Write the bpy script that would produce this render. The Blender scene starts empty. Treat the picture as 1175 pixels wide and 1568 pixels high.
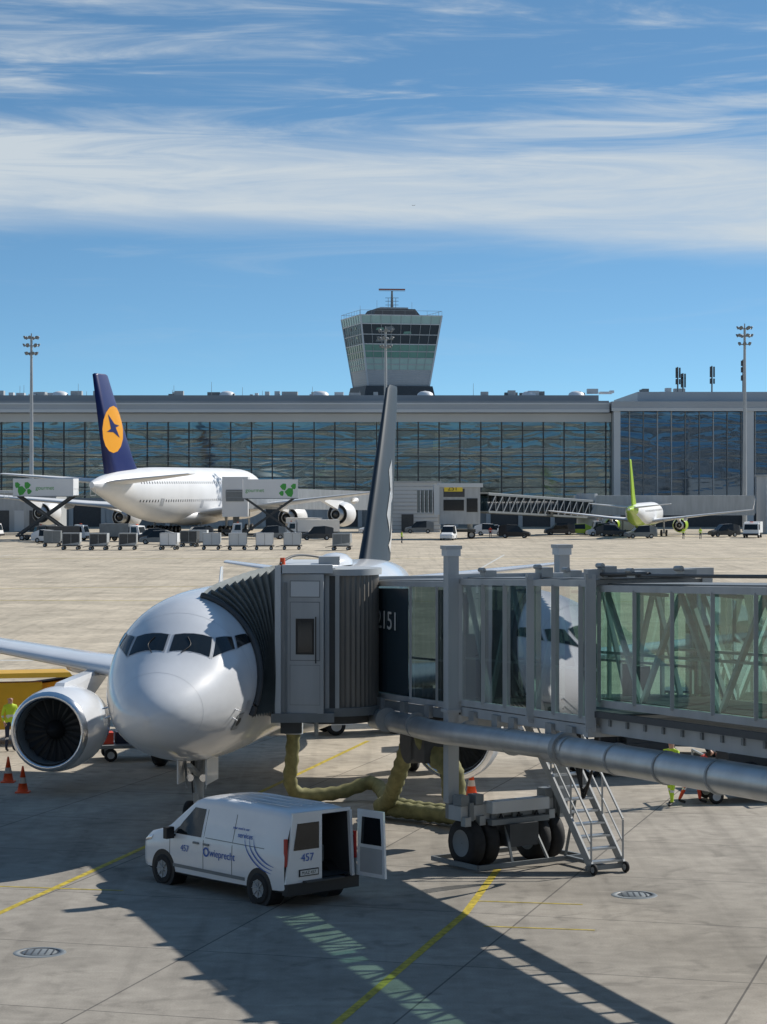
import bpy, bmesh, math, random
from mathutils import Vector, Matrix
random.seed(7)
V=Vector
scene=bpy.context.scene
# ------------------------------------------------------------------ materials
def mat(name,col,rough=.6,metal=0,var=0,scale=3,bump=0,coat=0,spec=.5,streak=False,detail=4):
    m=bpy.data.materials.new(name); m.use_nodes=True
    nt=m.node_tree; b=nt.nodes['Principled BSDF']
    b.inputs['Base Color'].default_value=(*col,1); b.inputs['Roughness'].default_value=rough
    b.inputs['Metallic'].default_value=metal
    b.inputs['Coat Weight'].default_value=coat; b.inputs['Coat Roughness'].default_value=.08
    b.inputs['Specular IOR Level'].default_value=spec
    if var or bump:
        tc=nt.nodes.new('ShaderNodeTexCoord'); mp=nt.nodes.new('ShaderNodeMapping')
        nt.links.new(tc.outputs['Object'],mp.inputs[0])
        mp.inputs['Scale'].default_value=(1,1,.15) if streak else (1,1,1)
        n=nt.nodes.new('ShaderNodeTexNoise'); n.inputs['Scale'].default_value=scale; n.inputs['Detail'].default_value=detail
        nt.links.new(mp.outputs[0],n.inputs['Vector'])
        if var:
            r=nt.nodes.new('ShaderNodeMapRange'); r.inputs[1].default_value=.3; r.inputs[2].default_value=.7
            r.inputs[3].default_value=1-var; r.inputs[4].default_value=1+var*.6
            nt.links.new(n.outputs['Fac'],r.inputs[0])
            h=nt.nodes.new('ShaderNodeVectorMath'); h.operation='SCALE'; h.inputs[0].default_value=col
            nt.links.new(r.outputs[0],h.inputs['Scale']); nt.links.new(h.outputs[0],b.inputs['Base Color'])
        if bump:
            bp=nt.nodes.new('ShaderNodeBump'); bp.inputs['Strength'].default_value=bump; bp.inputs['Distance'].default_value=.05
            nt.links.new(n.outputs['Fac'],bp.inputs['Height']); nt.links.new(bp.outputs[0],b.inputs['Normal'])
    return m
def glassmat(name,tint,gloss,rough=.02,wobble=0,glosscol=(1,1,1)):
    m=bpy.data.materials.new(name); m.use_nodes=True; nt=m.node_tree; nt.nodes.clear()
    o=nt.nodes.new('ShaderNodeOutputMaterial'); t=nt.nodes.new('ShaderNodeBsdfTransparent'); t.inputs[0].default_value=(*tint,1)
    g=nt.nodes.new('ShaderNodeBsdfGlossy'); g.inputs['Roughness'].default_value=rough; g.inputs[0].default_value=(*glosscol,1)
    mx=nt.nodes.new('ShaderNodeMixShader')
    lw=nt.nodes.new('ShaderNodeLayerWeight'); lw.inputs[0].default_value=.25
    mr=nt.nodes.new('ShaderNodeMapRange'); mr.inputs[3].default_value=gloss; mr.inputs[4].default_value=min(1,gloss+.6)
    nt.links.new(lw.outputs['Fresnel'],mr.inputs[0]); nt.links.new(mr.outputs[0],mx.inputs[0])
    nt.links.new(t.outputs[0],mx.inputs[1]); nt.links.new(g.outputs[0],mx.inputs[2]); nt.links.new(mx.outputs[0],o.inputs[0])
    if wobble:
        tc=nt.nodes.new('ShaderNodeTexCoord'); mp=nt.nodes.new('ShaderNodeMapping'); mp.inputs['Scale'].default_value=(.09,.09,.40)
        n=nt.nodes.new('ShaderNodeTexNoise'); n.inputs['Scale'].default_value=1; n.inputs['Detail'].default_value=2.5; n.inputs['Distortion'].default_value=.8
        bp=nt.nodes.new('ShaderNodeBump'); bp.inputs['Strength'].default_value=wobble; bp.inputs['Distance'].default_value=1
        nt.links.new(tc.outputs['Object'],mp.inputs[0]); nt.links.new(mp.outputs[0],n.inputs['Vector']); nt.links.new(n.outputs['Fac'],bp.inputs['Height']); nt.links.new(bp.outputs[0],g.inputs['Normal'])
    return m
WHITE=mat('aircraft_white',(.74,.76,.79),.25,0,.06,1.2,0,.6)
SEAM=mat('panel_seam',(.45,.47,.5),.4)
WHITE2=mat('far_white',(.76,.77,.78),.4,0,.06,.3)
SILVER=mat('polished_metal',(.8,.8,.82),.18,1)
ALU=mat('aluminium',(.52,.54,.55),.38,.75,.14,2)
STEEL=mat('galvanised_steel',(.34,.36,.37),.5,.5,.15,3)
LGREY=mat('light_grey_paint',(.42,.44,.45),.5,0,.14,2,streak=True)
MGREY=mat('mid_grey_paint',(.19,.21,.22),.5,0,.12,2)
DGREY=mat('dark_grey_paint',(.055,.06,.065),.55,0,.15,3)
BLACK=mat('black_plastic',(.015,.015,.017),.5)
RUBBER=mat('rubber',(.02,.02,.021),.8,0,.3,8)
DGLASS=mat('dark_window',(.012,.016,.02),.06,0,spec=.5)
CABGLASS=mat('tower_dark_window',(.03,.05,.065),.25,0,spec=.3)
FINBLUE=mat('fin_slate',(.022,.04,.06),.6,0,.08,1,spec=.2)
LHBLUE=mat('fin_deep_blue',(.012,.022,.12),.35)
YEL=mat('livery_orange_yellow',(.85,.36,.015),.4)
LIME=mat('lime_paint',(.42,.62,.03),.35,coat=.4)
CANOPY=mat('canopy_fabric',(.17,.195,.20),.75,0,.2,2)
TAUPE=mat('taupe_shutter',(.21,.195,.175),.5,.1,.1,2,streak=True)
HOSE=mat('olive_hose',(.22,.21,.09),.8,0,.35,5)
ORANGE=mat('cone_orange',(.75,.09,.02),.5)
YPAINT=mat('yellow_equipment_paint',(.75,.42,.02),.45,0,.1,2)
HIVIS=mat('hivis_yellow',(.55,.75,.04),.7)
HIORG=mat('hivis_red',(.6,.06,.03),.7)
RADR=mat('radar_red',(.30,.10,.07),.6)
NAVY=mat('navy_cloth',(.02,.03,.06),.85)
SKIN=mat('skin',(.5,.3,.22),.6)
HAIR=mat('hair',(.05,.03,.02),.8)
REFL=mat('reflective_band',(.7,.7,.68),.4)
BOOT=mat('boots',(.02,.02,.02),.7)
VANW=mat('van_white',(.8,.82,.84),.3,0,.05,1.5,0,.5)
BLUEP=mat('blue_graphic',(.03,.12,.45),.4)
GREENP=mat('green_graphic',(.06,.36,.06),.5)
REDP=mat('red_lamp',(.4,.02,.02),.3)
YSIGN=mat('yellow_sign',(.8,.6,.05),.5)
BGLASS=glassmat('bridge_green_glass',(.50,.68,.62),.07)
BGLASS2=glassmat('bridge_smoked_glass',(.13,.19,.20),.08)
TGLASS=glassmat('terminal_glass',(.48,.60,.60),.27,.05,.10,(.72,.88,.90))
TGLASSB=glassmat('terminal_blue_glass',(.20,.30,.40),.18,.05,.09,(.6,.78,1))
FASCIA=mat('metal_fascia',(.40,.43,.46),.5,.2,.06,.1)
FASCIA2=mat('roof_grey',(.27,.29,.31),.6,0,.1,.1)
PALE=mat('pale_cladding',(.56,.59,.61),.5,0,.05,.1)
INTER=mat('interior_grey',(.36,.40,.40),.8,0,.3,.2)
INTERD=mat('interior_dark',(.16,.20,.205),.8,0,.3,.2)
TOWERG=mat('tower_green_glass',(.13,.29,.24),.15,0,.15,.2,spec=.5)
TOWERL=mat('tower_pale_green',(.36,.52,.48),.25,0,.1,.3)
PAINTY=mat('road_paint_yellow',(.50,.38,.03),.7,0,.5,6)
PAINTW=mat('road_paint_white',(.6,.6,.56),.7,0,.3,3)
# ------------------------------------------------------------------ builder
class Bld:
    def __init__(s): s.v=[];s.f=[];s.m=[];s.sm=[];s.mats=[]
    def mi(s,m):
        if m not in s.mats: s.mats.append(m)
        return s.mats.index(m)
    def add(s,vs,fs,m,smooth=False):
        o=len(s.v); s.v+= [V(p) for p in vs]; k=s.mi(m)
        for f in fs: s.f.append([i+o for i in f]); s.m.append(k); s.sm.append(smooth)
    def quad(s,pts,m): s.add(pts,[list(range(len(pts)))],m)
    def hexa(s,p,m): # p: 4 bottom, 4 top
        s.add(p,[(0,3,2,1),(4,5,6,7),(0,1,5,4),(1,2,6,5),(2,3,7,6),(3,0,4,7)],m)
    def box(s,c,sz,m,yaw=0):
        x,y,z=[a/2 for a in sz]; R=Matrix.Rotation(yaw,3,'Z'); c=V(c)
        s.hexa([c+R@V(q) for q in [(-x,-y,-z),(x,-y,-z),(x,y,-z),(-x,y,-z),(-x,-y,z),(x,-y,z),(x,y,z),(-x,y,z)]],m)
    def bb(s,x0,x1,y0,y1,z0,z1,m): s.box(((x0+x1)/2,(y0+y1)/2,(z0+z1)/2),(abs(x1-x0),abs(y1-y0),abs(z1-z0)),m)
    def beam(s,a,b,w,h,m):
        a=V(a);b=V(b);d=(b-a).normalized(); up=V((0,0,1)) if abs(d.z)<.95 else V((1,0,0))
        sd=d.cross(up).normalized(); u=sd.cross(d)
        q=[]
        for p in(a,b):
            q+= [p-sd*w/2-u*h/2,p+sd*w/2-u*h/2,p+sd*w/2+u*h/2,p-sd*w/2+u*h/2]
        s.hexa(q,m)
    def vbeam(s,a,b,dx,dy,m,yaw=0):
        a=V(a);b=V(b); R=Matrix.Rotation(yaw,3,'Z'); q=[]
        for p in(a,b): q+=[p+R@V(t) for t in[(-dx/2,-dy/2,0),(dx/2,-dy/2,0),(dx/2,dy/2,0),(-dx/2,dy/2,0)]]
        s.hexa(q,m)
    def cyl(s,a,b,r0,r1,m,n=16,caps=True,smooth=True):
        a=V(a);b=V(b);d=(b-a).normalized(); t=V((0,0,1)) if abs(d.z)<.9 else V((1,0,0))
        e=d.cross(t).normalized(); g=e.cross(d)
        A=[a+(e*math.cos(2*math.pi*i/n)+g*math.sin(2*math.pi*i/n))*r0 for i in range(n)]
        B=[b+(e*math.cos(2*math.pi*i/n)+g*math.sin(2*math.pi*i/n))*r1 for i in range(n)]
        s.add(A+B,[(i,(i+1)%n,n+(i+1)%n,n+i) for i in range(n)],m,smooth)
        if caps:
            s.add(A,[list(range(n))],m); s.add(B,[list(range(n))],m)
    def loft(s,rings,m,closed=True,smooth=True,cap=False,mf=None):
        n=len(rings[0]); vs=[p for r in rings for p in r]; base=len(s.v); s.v+=[V(p) for p in vs]
        for i in range(len(rings)-1):
            for j in range(n if closed else n-1):
                k=(j+1)%n
                s.f.append([base+i*n+j,base+i*n+k,base+(i+1)*n+k,base+(i+1)*n+j]); s.m.append(s.mi(mf(i,j) if mf else m)); s.sm.append(smooth)
        if cap:
            s.add(rings[0],[list(range(n))],m); s.add(rings[-1],[list(range(n))],m)
    def tube(s,path,r,m,n=12,corr=0,step=.12):
        P=[V(p) for p in path]; Q=[]
        for i in range(len(P)-1):
            p0=P[max(i-1,0)];p1=P[i];p2=P[i+1];p3=P[min(i+2,len(P)-1)]
            k=max(2,int((p2-p1).length/step)) if corr else 6
            for j in range(k):
                t=j/k; Q.append(.5*((2*p1)+(p2-p0)*t+(2*p0-5*p1+4*p2-p3)*t*t+(-p0+3*p1-3*p2+p3)*t**3))
        Q.append(P[-1]); rings=[]; ref=V((.3,.2,1)).normalized()
        for i,q in enumerate(Q):
            d=(Q[min(i+1,len(Q)-1)]-Q[max(i-1,0)]).normalized(); e=d.cross(ref)
            if e.length<.05: e=d.cross(V((1,0,0)))
            e.normalize(); g=e.cross(d); rr=r*(1+(corr if i%2 else -corr))
            rings.append([q+(e*math.cos(2*math.pi*a/n)+g*math.sin(2*math.pi*a/n))*rr for a in range(n)])
        s.loft(rings,m,cap=True)
    def lathe(s,prof,c,axis,m,n=32,mf=None):
        c=V(c);d=V(axis).normalized(); t=V((0,0,1)) if abs(d.z)<.9 else V((1,0,0)); e=d.cross(t).normalized(); g=e.cross(d)
        s.loft([[c+d*a+(e*math.cos(2*math.pi*i/n)+g*math.sin(2*math.pi*i/n))*r for i in range(n)] for a,r in prof],m,mf=mf)
    def patch(s,pts,fn,m,k=3,sub=4):
        P=[]
        for i in range(len(pts)):
            a=V(pts[i]);b=V(pts[(i+1)%len(pts)])
            for j in range(sub): P.append(a.lerp(b,j/sub))
        c=sum(P,V((0,0)))/len(P); n=len(P)
        vs=[fn(*(c.lerp(p,(i+1)/k))) for i in range(k) for p in P]+[fn(*c)]
        fs=[(i*n+j,i*n+(j+1)%n,(i+1)*n+(j+1)%n,(i+1)*n+j) for i in range(k-1) for j in range(n)]+[(j,(j+1)%n,k*n) for j in range(n)]
        s.add(vs,fs,m,True)
    def done(s,name,M=None,bevel=0,parent=None,normals=True,sharp=0):
        me=bpy.data.meshes.new(name); me.from_pydata([tuple(v) for v in s.v],[],s.f)
        for m in s.mats: me.materials.append(m)
        me.polygons.foreach_set('material_index',s.m); me.polygons.foreach_set('use_smooth',s.sm)
        if normals:
            bm=bmesh.new(); bm.from_mesh(me); bmesh.ops.recalc_face_normals(bm,faces=bm.faces); bm.to_mesh(me); bm.free()
        me.update()
        if sharp: me.set_sharp_from_angle(angle=math.radians(sharp))
        o=bpy.data.objects.new(name,me); scene.collection.objects.link(o)
        if M is not None: o.matrix_world=M
        if bevel:
            b=o.modifiers.new('b','BEVEL'); b.width=bevel; b.segments=2; b.limit_method='ANGLE'
        if parent: o.parent=parent
        return o
def frame(ox,oy,ax,ay,oz=0,sc=1):
    """local x along (ax,ay), z up"""
    a=V((ax,ay,0)).normalized(); b=V((-a.y,a.x,0))
    return Matrix(((a.x*sc,b.x*sc,0,ox),(a.y*sc,b.y*sc,0,oy),(0,0,sc,oz),(0,0,0,1)))
def text(name,body,size,origin,xdir,updir,m,parent,ext=.004,xs=1):
    cu=bpy.data.curves.new(name,'FONT'); cu.body=body; cu.size=size; cu.extrude=ext; cu.materials.append(m)
    o=bpy.data.objects.new(name,cu); scene.collection.objects.link(o)
    x=V(xdir).normalized(); u=V(updir); u=(u-x*u.dot(x)).normalized(); z=x.cross(u); x=x*xs
    o.parent=parent
    o.matrix_basis=Matrix(((x.x,u.x,z.x,origin[0]),(x.y,u.y,z.y,origin[1]),(x.z,u.z,z.z,origin[2]),(0,0,0,1)))
    return o
# ------------------------------------------------------------------ camera / light / sky
H=8.5
cam=bpy.data.cameras.new('camera'); co=bpy.data.objects.new('camera',cam); scene.collection.objects.link(co); scene.camera=co
co.location=(0,0,H); co.rotation_euler=(math.radians(90),0,0)
cam.sensor_fit='VERTICAL'; cam.sensor_height=36; cam.lens=36*3600/1568; cam.shift_y=-47/1568; cam.clip_end=20000; cam.clip_start=.5
sund=V((1.08,.77,1)).normalized()
sl=bpy.data.lights.new('sun','SUN'); sl.energy=5.0; sl.angle=math.radians(.5); sl.color=(1,.95,.87)
so=bpy.data.objects.new('sun',sl); scene.collection.objects.link(so); so.rotation_euler=sund.to_track_quat('Z','Y').to_euler(); so.location=(60,40,80)
w=bpy.data.worlds.new('World'); scene.world=w; w.use_nodes=True; nt=w.node_tree; nt.nodes.clear()
N=nt.nodes.new; L=nt.links.new
out=N('ShaderNodeOutputWorld'); bg=N('ShaderNodeBackground'); bg.inputs[1].default_value=.105; L(bg.outputs[0],out.inputs[0])
sky=N('ShaderNodeTexSky'); sky.sky_type='NISHITA'; sky.sun_disc=False; sky.sun_elevation=math.asin(sund.z); sky.sun_rotation=math.atan2(sund.x,sund.y)
sky.air_density=1.0; sky.dust_density=.2; sky.ozone_density=1.2; sky.altitude=450
tc=N('ShaderNodeTexCoord'); sp=N('ShaderNodeSeparateXYZ'); L(tc.outputs['Generated'],sp.inputs[0])
def mth(op,a,b=None,c=None):
    n=N('ShaderNodeMath'); n.operation=op
    for i,q in enumerate((a,b,c)):
        if q is None: continue
        if isinstance(q,(int,float)): n.inputs[i].default_value=q
        else: L(q,n.inputs[i])
    return n.outputs[0]
z2=mth('ADD',mth('MULTIPLY',sp.outputs[2],3.0),.07)
cb=N('ShaderNodeCombineXYZ'); L(sp.outputs[0],cb.inputs[0]); L(sp.outputs[1],cb.inputs[1]); L(z2,cb.inputs[2])
nz=N('ShaderNodeVectorMath'); nz.operation='NORMALIZE'; L(cb.outputs[0],nz.inputs[0]); L(nz.outputs[0],sky.inputs[0])
tn=N('ShaderNodeVectorMath'); tn.operation='MULTIPLY'; L(sky.outputs[0],tn.inputs[0]); tn.inputs[1].default_value=(.82,1.16,1.22)
def cloudnoise(sx,sz,scale,detail,rot,dist=.6,off=0,ro=.55):
    mp=N('ShaderNodeMapping'); mp.inputs['Rotation'].default_value=(0,rot,0); mp.inputs['Scale'].default_value=(sx,sx*.3,sz); mp.inputs['Location'].default_value=(off,0,off)
    L(tc.outputs['Generated'],mp.inputs[0]); n=N('ShaderNodeTexNoise'); n.inputs['Scale'].default_value=scale; n.inputs['Detail'].default_value=detail
    n.inputs['Distortion'].default_value=dist; n.inputs['Roughness'].default_value=ro; L(mp.outputs[0],n.inputs['Vector']); return n.outputs['Fac']
n1=cloudnoise(3.2,24,1,6,math.radians(3),.4,5.1); n2=cloudnoise(8,80,1,9,math.radians(5),.9,1.7,.62)
def ramp(v,a,b,c=0,d=1):
    n=N('ShaderNodeMapRange'); n.interpolation_type='SMOOTHSTEP'; L(v,n.inputs[0]); n.inputs[1].default_value=a; n.inputs[2].default_value=b; n.inputs[3].default_value=c; n.inputs[4].default_value=d; return n.outputs[0]
zz=mth('ADD',mth('ADD',sp.outputs[2],mth('MULTIPLY',sp.outputs[0],.03)),mth('MULTIPLY',mth('SUBTRACT',n1,.5),.028))
band=mth('MULTIPLY',ramp(zz,.096,.113),ramp(zz,.150,.126))
c1=mth('MULTIPLY',band,ramp(n2,.2,.60,.6,1.0))
hi=mth('MULTIPLY',mth('MULTIPLY',ramp(sp.outputs[2],.12,.15),ramp(sp.outputs[2],.45,.25)),ramp(mth('ADD',mth('MULTIPLY',n1,.5),mth('MULTIPLY',n2,.5)),.40,.62,0,.75))
lo=mth('MULTIPLY',ramp(n2,.5,.75,0,.15),ramp(sp.outputs[2],.02,.1))
cl=mth('MINIMUM',mth('ADD',mth('MULTIPLY',c1,.86),mth('ADD',hi,lo)),.9)
mx=N('ShaderNodeMix'); mx.data_type='RGBA'; L(cl,mx.inputs[0]); L(tn.outputs[0],mx.inputs[6]); mx.inputs[7].default_value=(5.9,6.5,6.9,1)
L(mx.outputs[2],bg.inputs[0])
scene.view_settings.view_transform='Standard'; scene.view_settings.look='None'; scene.view_settings.exposure=0
# ------------------------------------------------------------------ ground
def groundmat():
    m=bpy.data.materials.new('apron_concrete'); m.use_nodes=True; t=m.node_tree; b=t.nodes['Principled BSDF']
    n=t.nodes.new; l=t.links.new
    tc=n('ShaderNodeTexCoord'); mp=n('ShaderNodeMapping'); mp.inputs['Rotation'].default_value=(0,0,math.radians(16)); l(tc.outputs['Object'],mp.inputs[0])
    br=n('ShaderNodeTexBrick'); br.offset=0; br.inputs['Scale'].default_value=1; br.inputs['Brick Width'].default_value=5; br.inputs['Row Height'].default_value=5.0
    br.inputs['Mortar Size'].default_value=.022; br.inputs['Mortar Smooth'].default_value=.3
    br.inputs['Color1'].default_value=(.43,.39,.335,1); br.inputs['Color2'].default_value=(.36,.33,.285,1); br.inputs['Mortar'].default_value=(.17,.155,.14,1)
    l(mp.outputs[0],br.inputs[0])
    def noise(s,d,dist=0,vec=None):
        q=n('ShaderNodeTexNoise'); q.inputs['Scale'].default_value=s; q.inputs['Detail'].default_value=d; q.inputs['Distortion'].default_value=dist; l(vec or tc.outputs['Object'],q.inputs['Vector']); return q.outputs['Fac']
    def rmp(v,a,b_,c,d):
        q=n('ShaderNodeMapRange'); l(v,q.inputs[0]); q.inputs[1].default_value=a;q.inputs[2].default_value=b_;q.inputs[3].default_value=c;q.inputs[4].default_value=d; return q.outputs[0]
    def mul(a,b_):
        q=n('ShaderNodeMath'); q.operation='MULTIPLY'; l(a,q.inputs[0]); l(b_,q.inputs[1]); return q.outputs[0]
    m2=n('ShaderNodeMapping'); m2.inputs['Rotation'].default_value=(0,0,math.radians(16)); m2.inputs['Scale'].default_value=(1.6,.05,1); l(tc.outputs['Object'],m2.inputs[0])
    m3=n('ShaderNodeMapping'); m3.inputs['Rotation'].default_value=(0,0,math.radians(16)); m3.inputs['Scale'].default_value=(.5,2.2,1); l(tc.outputs['Object'],m3.inputs[0])
    f=mul(rmp(noise(.25,6,.5),.35,.65,.82,1.08),rmp(noise(2.2,8),.3,.7,.86,1.1))
    f=mul(f,rmp(noise(28,5),.3,.7,.90,1.08)); f=mul(f,rmp(noise(.9,5,1.5),.55,.72,1,.72)); f=mul(f,rmp(noise(1,5,.6,m2.outputs[0]),.5,.75,1,.80))
    f=mul(f,rmp(noise(1,6,.3,m3.outputs[0]),.60,.72,1,1.18))
    sx=n('ShaderNodeSeparateXYZ'); l(tc.outputs['Object'],sx.inputs[0])
    f=mul(f,rmp(sx.outputs[1],54,84,.88,1.34))  # concrete colour gets paler farther from the camera
    v=n('ShaderNodeVectorMath'); v.operation='SCALE'; l(br.outputs['Color'],v.inputs[0]); l(f,v.inputs['Scale'])
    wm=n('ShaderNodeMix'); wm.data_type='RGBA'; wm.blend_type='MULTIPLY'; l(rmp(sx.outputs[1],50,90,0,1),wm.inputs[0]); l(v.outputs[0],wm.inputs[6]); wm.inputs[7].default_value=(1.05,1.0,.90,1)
    l(wm.outputs[2],b.inputs['Base Color'])
    b.inputs['Roughness'].default_value=.9; b.inputs['Specular IOR Level'].default_value=.2
    bp=n('ShaderNodeBump'); bp.inputs['Strength'].default_value=.15; bp.inputs['Distance'].default_value=.02; l(noise(20,6),bp.inputs['Height']); l(bp.outputs[0],b.inputs['Normal'])
    return m
g=Bld(); g.quad([(-6000,-3000,0),(6000,-3000,0),(6000,9000,0),(-6000,9000,0)],groundmat()); g.done('ground',normals=False)
mk=Bld()
def line(a,b,wd,m,z=.004):
    a=V((*a,z));b=V((*b,z)); d=(b-a).normalized(); sd=V((-d.y,d.x,0))*wd/2; mk.quad([a-sd,b-sd,b+sd,a+sd],m)
line((2.5,51.5),(1.6,46.2),.16,PAINTY); line((1.6,46.2),(-1.3,34.6),.16,PAINTY)
line((-11,34),(-7.55,46.3),.15,PAINTY); line((-7.55,46.3),(-5.6,54.4),.15,PAINTY,.005); line((-5.6,54.4),(-.5,77),.15,PAINTY)
for y0 in(44.5,47.2): line((1.9,y0+.4),(4.0,y0),.07,PAINTY,.006)
line((-9,49.5),(-5.4,48.8),.08,PAINTY,.006)
line((-200,113),(60,111),.5,PAINTW); line((-200,175),(160,160),.35,PAINTY); line((-200,196),(-90,193),.5,PAINTY)
line((-260,262),(260,255),.4,PAINTY); line((-200,146),(-15,190),.3,PAINTY)
for k in range(22):
    line((-200+k*19,225),(-195+k*19,272),.25,PAINTW,.005) if k%3 else None
mk.done('apron_marking',normals=False)
def manhole(x,y,r=.42):
    b=Bld(); b.lathe([(0.0,r+.12),(.012,r+.1),(.012,r),(.006,r),(.006,r*.86),(.014,r*.84),(.014,.001)],(x,y,0),(0,0,1),MGREY,mf=lambda i,j:DGREY if i in(2,3) else MGREY)
    for k in range(5): b.box((x-.24+k*.12,y,.017),(.03,.45,.006),DGREY)
    b.done('manhole_cover')
manhole(5.15,48.3,.36); manhole(-6.2,42.4,.36)
# ------------------------------------------------------------------ aircraft
def interp(st,x):
    if x<=st[0][0]: return st[0][1:]
    for i in range(len(st)-1):
        if x<=st[i+1][0]:
            p0=st[max(i-1,0)];p1=st[i];p2=st[i+1];p3=st[min(i+2,len(st)-1)]; h=p2[0]-p1[0]; t=(x-p1[0])/h
            r=[]
            for k in(1,2,3):
                m1=(p2[k]-p0[k])/(p2[0]-p0[0])*h if p2[0]!=p0[0] else 0
                m2=(p3[k]-p1[k])/(p3[0]-p1[0])*h
                if i==0: m1=(p2[k]-p1[k])*1.5
                r.append((2*t**3-3*t*t+1)*p1[k]+(t**3-2*t*t+t)*m1+(-2*t**3+3*t*t)*p2[k]+(t**3-t*t)*m2)
            return r
    return st[-1][1:]
def fuspt(st,x,phi,off=0):
    w_,zt,zb=interp(st,x); zc=(zt+zb)/2; rz=(zt-zb)/2
    return V((x,(w_+off)*math.sin(phi),zc+(rz+off)*math.cos(phi)))
U=[0,.02,.08,.2,.4,.65,1]
def half(t,u): return 5*t*(.2969*u**.5-.126*u-.3516*u*u+.2843*u**3-.1015*u**4)
def foil(le,ch,t,axis):
    pts=[];
    for sgn,us in((1,U),(-1,U[-2:0:-1])):
        for u in us:
            h=half(t,u)*ch*sgn
            p=V(le)+V((u*ch,0,0)); p=p+(V((0,0,h)) if axis=='y' else V((0,h,0))); pts.append(p)
    return pts
def nacelle(b,c,L_,r,lip,body,dark,fanm,n=36):
    b.lathe([(0.12*r,.80*r),(.03*r,.84*r),(0,.88*r),(.05*r,.94*r),(.18*r,.985*r)],c,(1,0,0),lip,n)
    b.lathe([(.18*r,.985*r),(.5*r,1.03*r),(L_*.3,1.05*r),(L_*.55,1.02*r),(L_*.8,.88*r),(L_*.82,.84*r)],c,(1,0,0),body,n)
    b.lathe([(L_*.8,.60*r),(L_,.42*r),(L_*.99,.36*r)],c,(1,0,0),ALU,n)
    b.lathe([(L_*.9,.34*r),(L_*1.12,.04*r)],c,(1,0,0),dark,n)
    b.lathe([(L_*.82,.84*r),(L_*.7,.55*r)],c,(1,0,0),dark,n)
    b.lathe([(L_*.99,.36*r),(L_*.9,.3*r)],c,(1,0,0),dark,n)
    b.lathe([(.12*r,.80*r),(.35*r,.78*r),(.75*r,.80*r)],c,(1,0,0),MGREY,n)
    b.lathe([(.76*r,.8*r),(.77*r,.01)],c,(1,0,0),dark,n)
    b.lathe([(.28*r,.01),(.34*r,.08*r),(.5*r,.18*r),(.68*r,.25*r)],c,(1,0,0),BLACK,20)
    c=V(c); nb=20
    for i in range(nb):
        a=2*math.pi*i/nb
        def q(rr,da,xx): return c+V((xx,math.cos(a+da)*rr,math.sin(a+da)*rr))
        b.add([q(.24*r,-.10,.62*r),q(.24*r,.10,.72*r),q(.5*r,.12,.74*r),q(.79*r,.17,.74*r),q(.79*r,-.03,.60*r),q(.5*r,-.05,.60*r)],[(0,1,2,5),(5,2,3,4)],fanm,True)
def wheel(b,c,r,wd,ax=(0,1,0),hub=None):
    hub=hub or LGREY
    c=V(c);a=V(ax).normalized()*wd/2
    b.lathe([(-wd/2,.55*r),(-wd/2,.86*r),(-wd*.36,r*.97),(0,r),(wd*.36,r*.97),(wd/2,.86*r),(wd/2,.55*r)],c,ax,RUBBER,24)
    b.lathe([(-wd*.4,.01),(-wd*.38,.4*r),(-wd*.5,.56*r)],c,ax,hub,20); b.lathe([(wd*.4,.01),(wd*.38,.4*r),(wd*.5,.56*r)],c,ax,hub,20)
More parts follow.
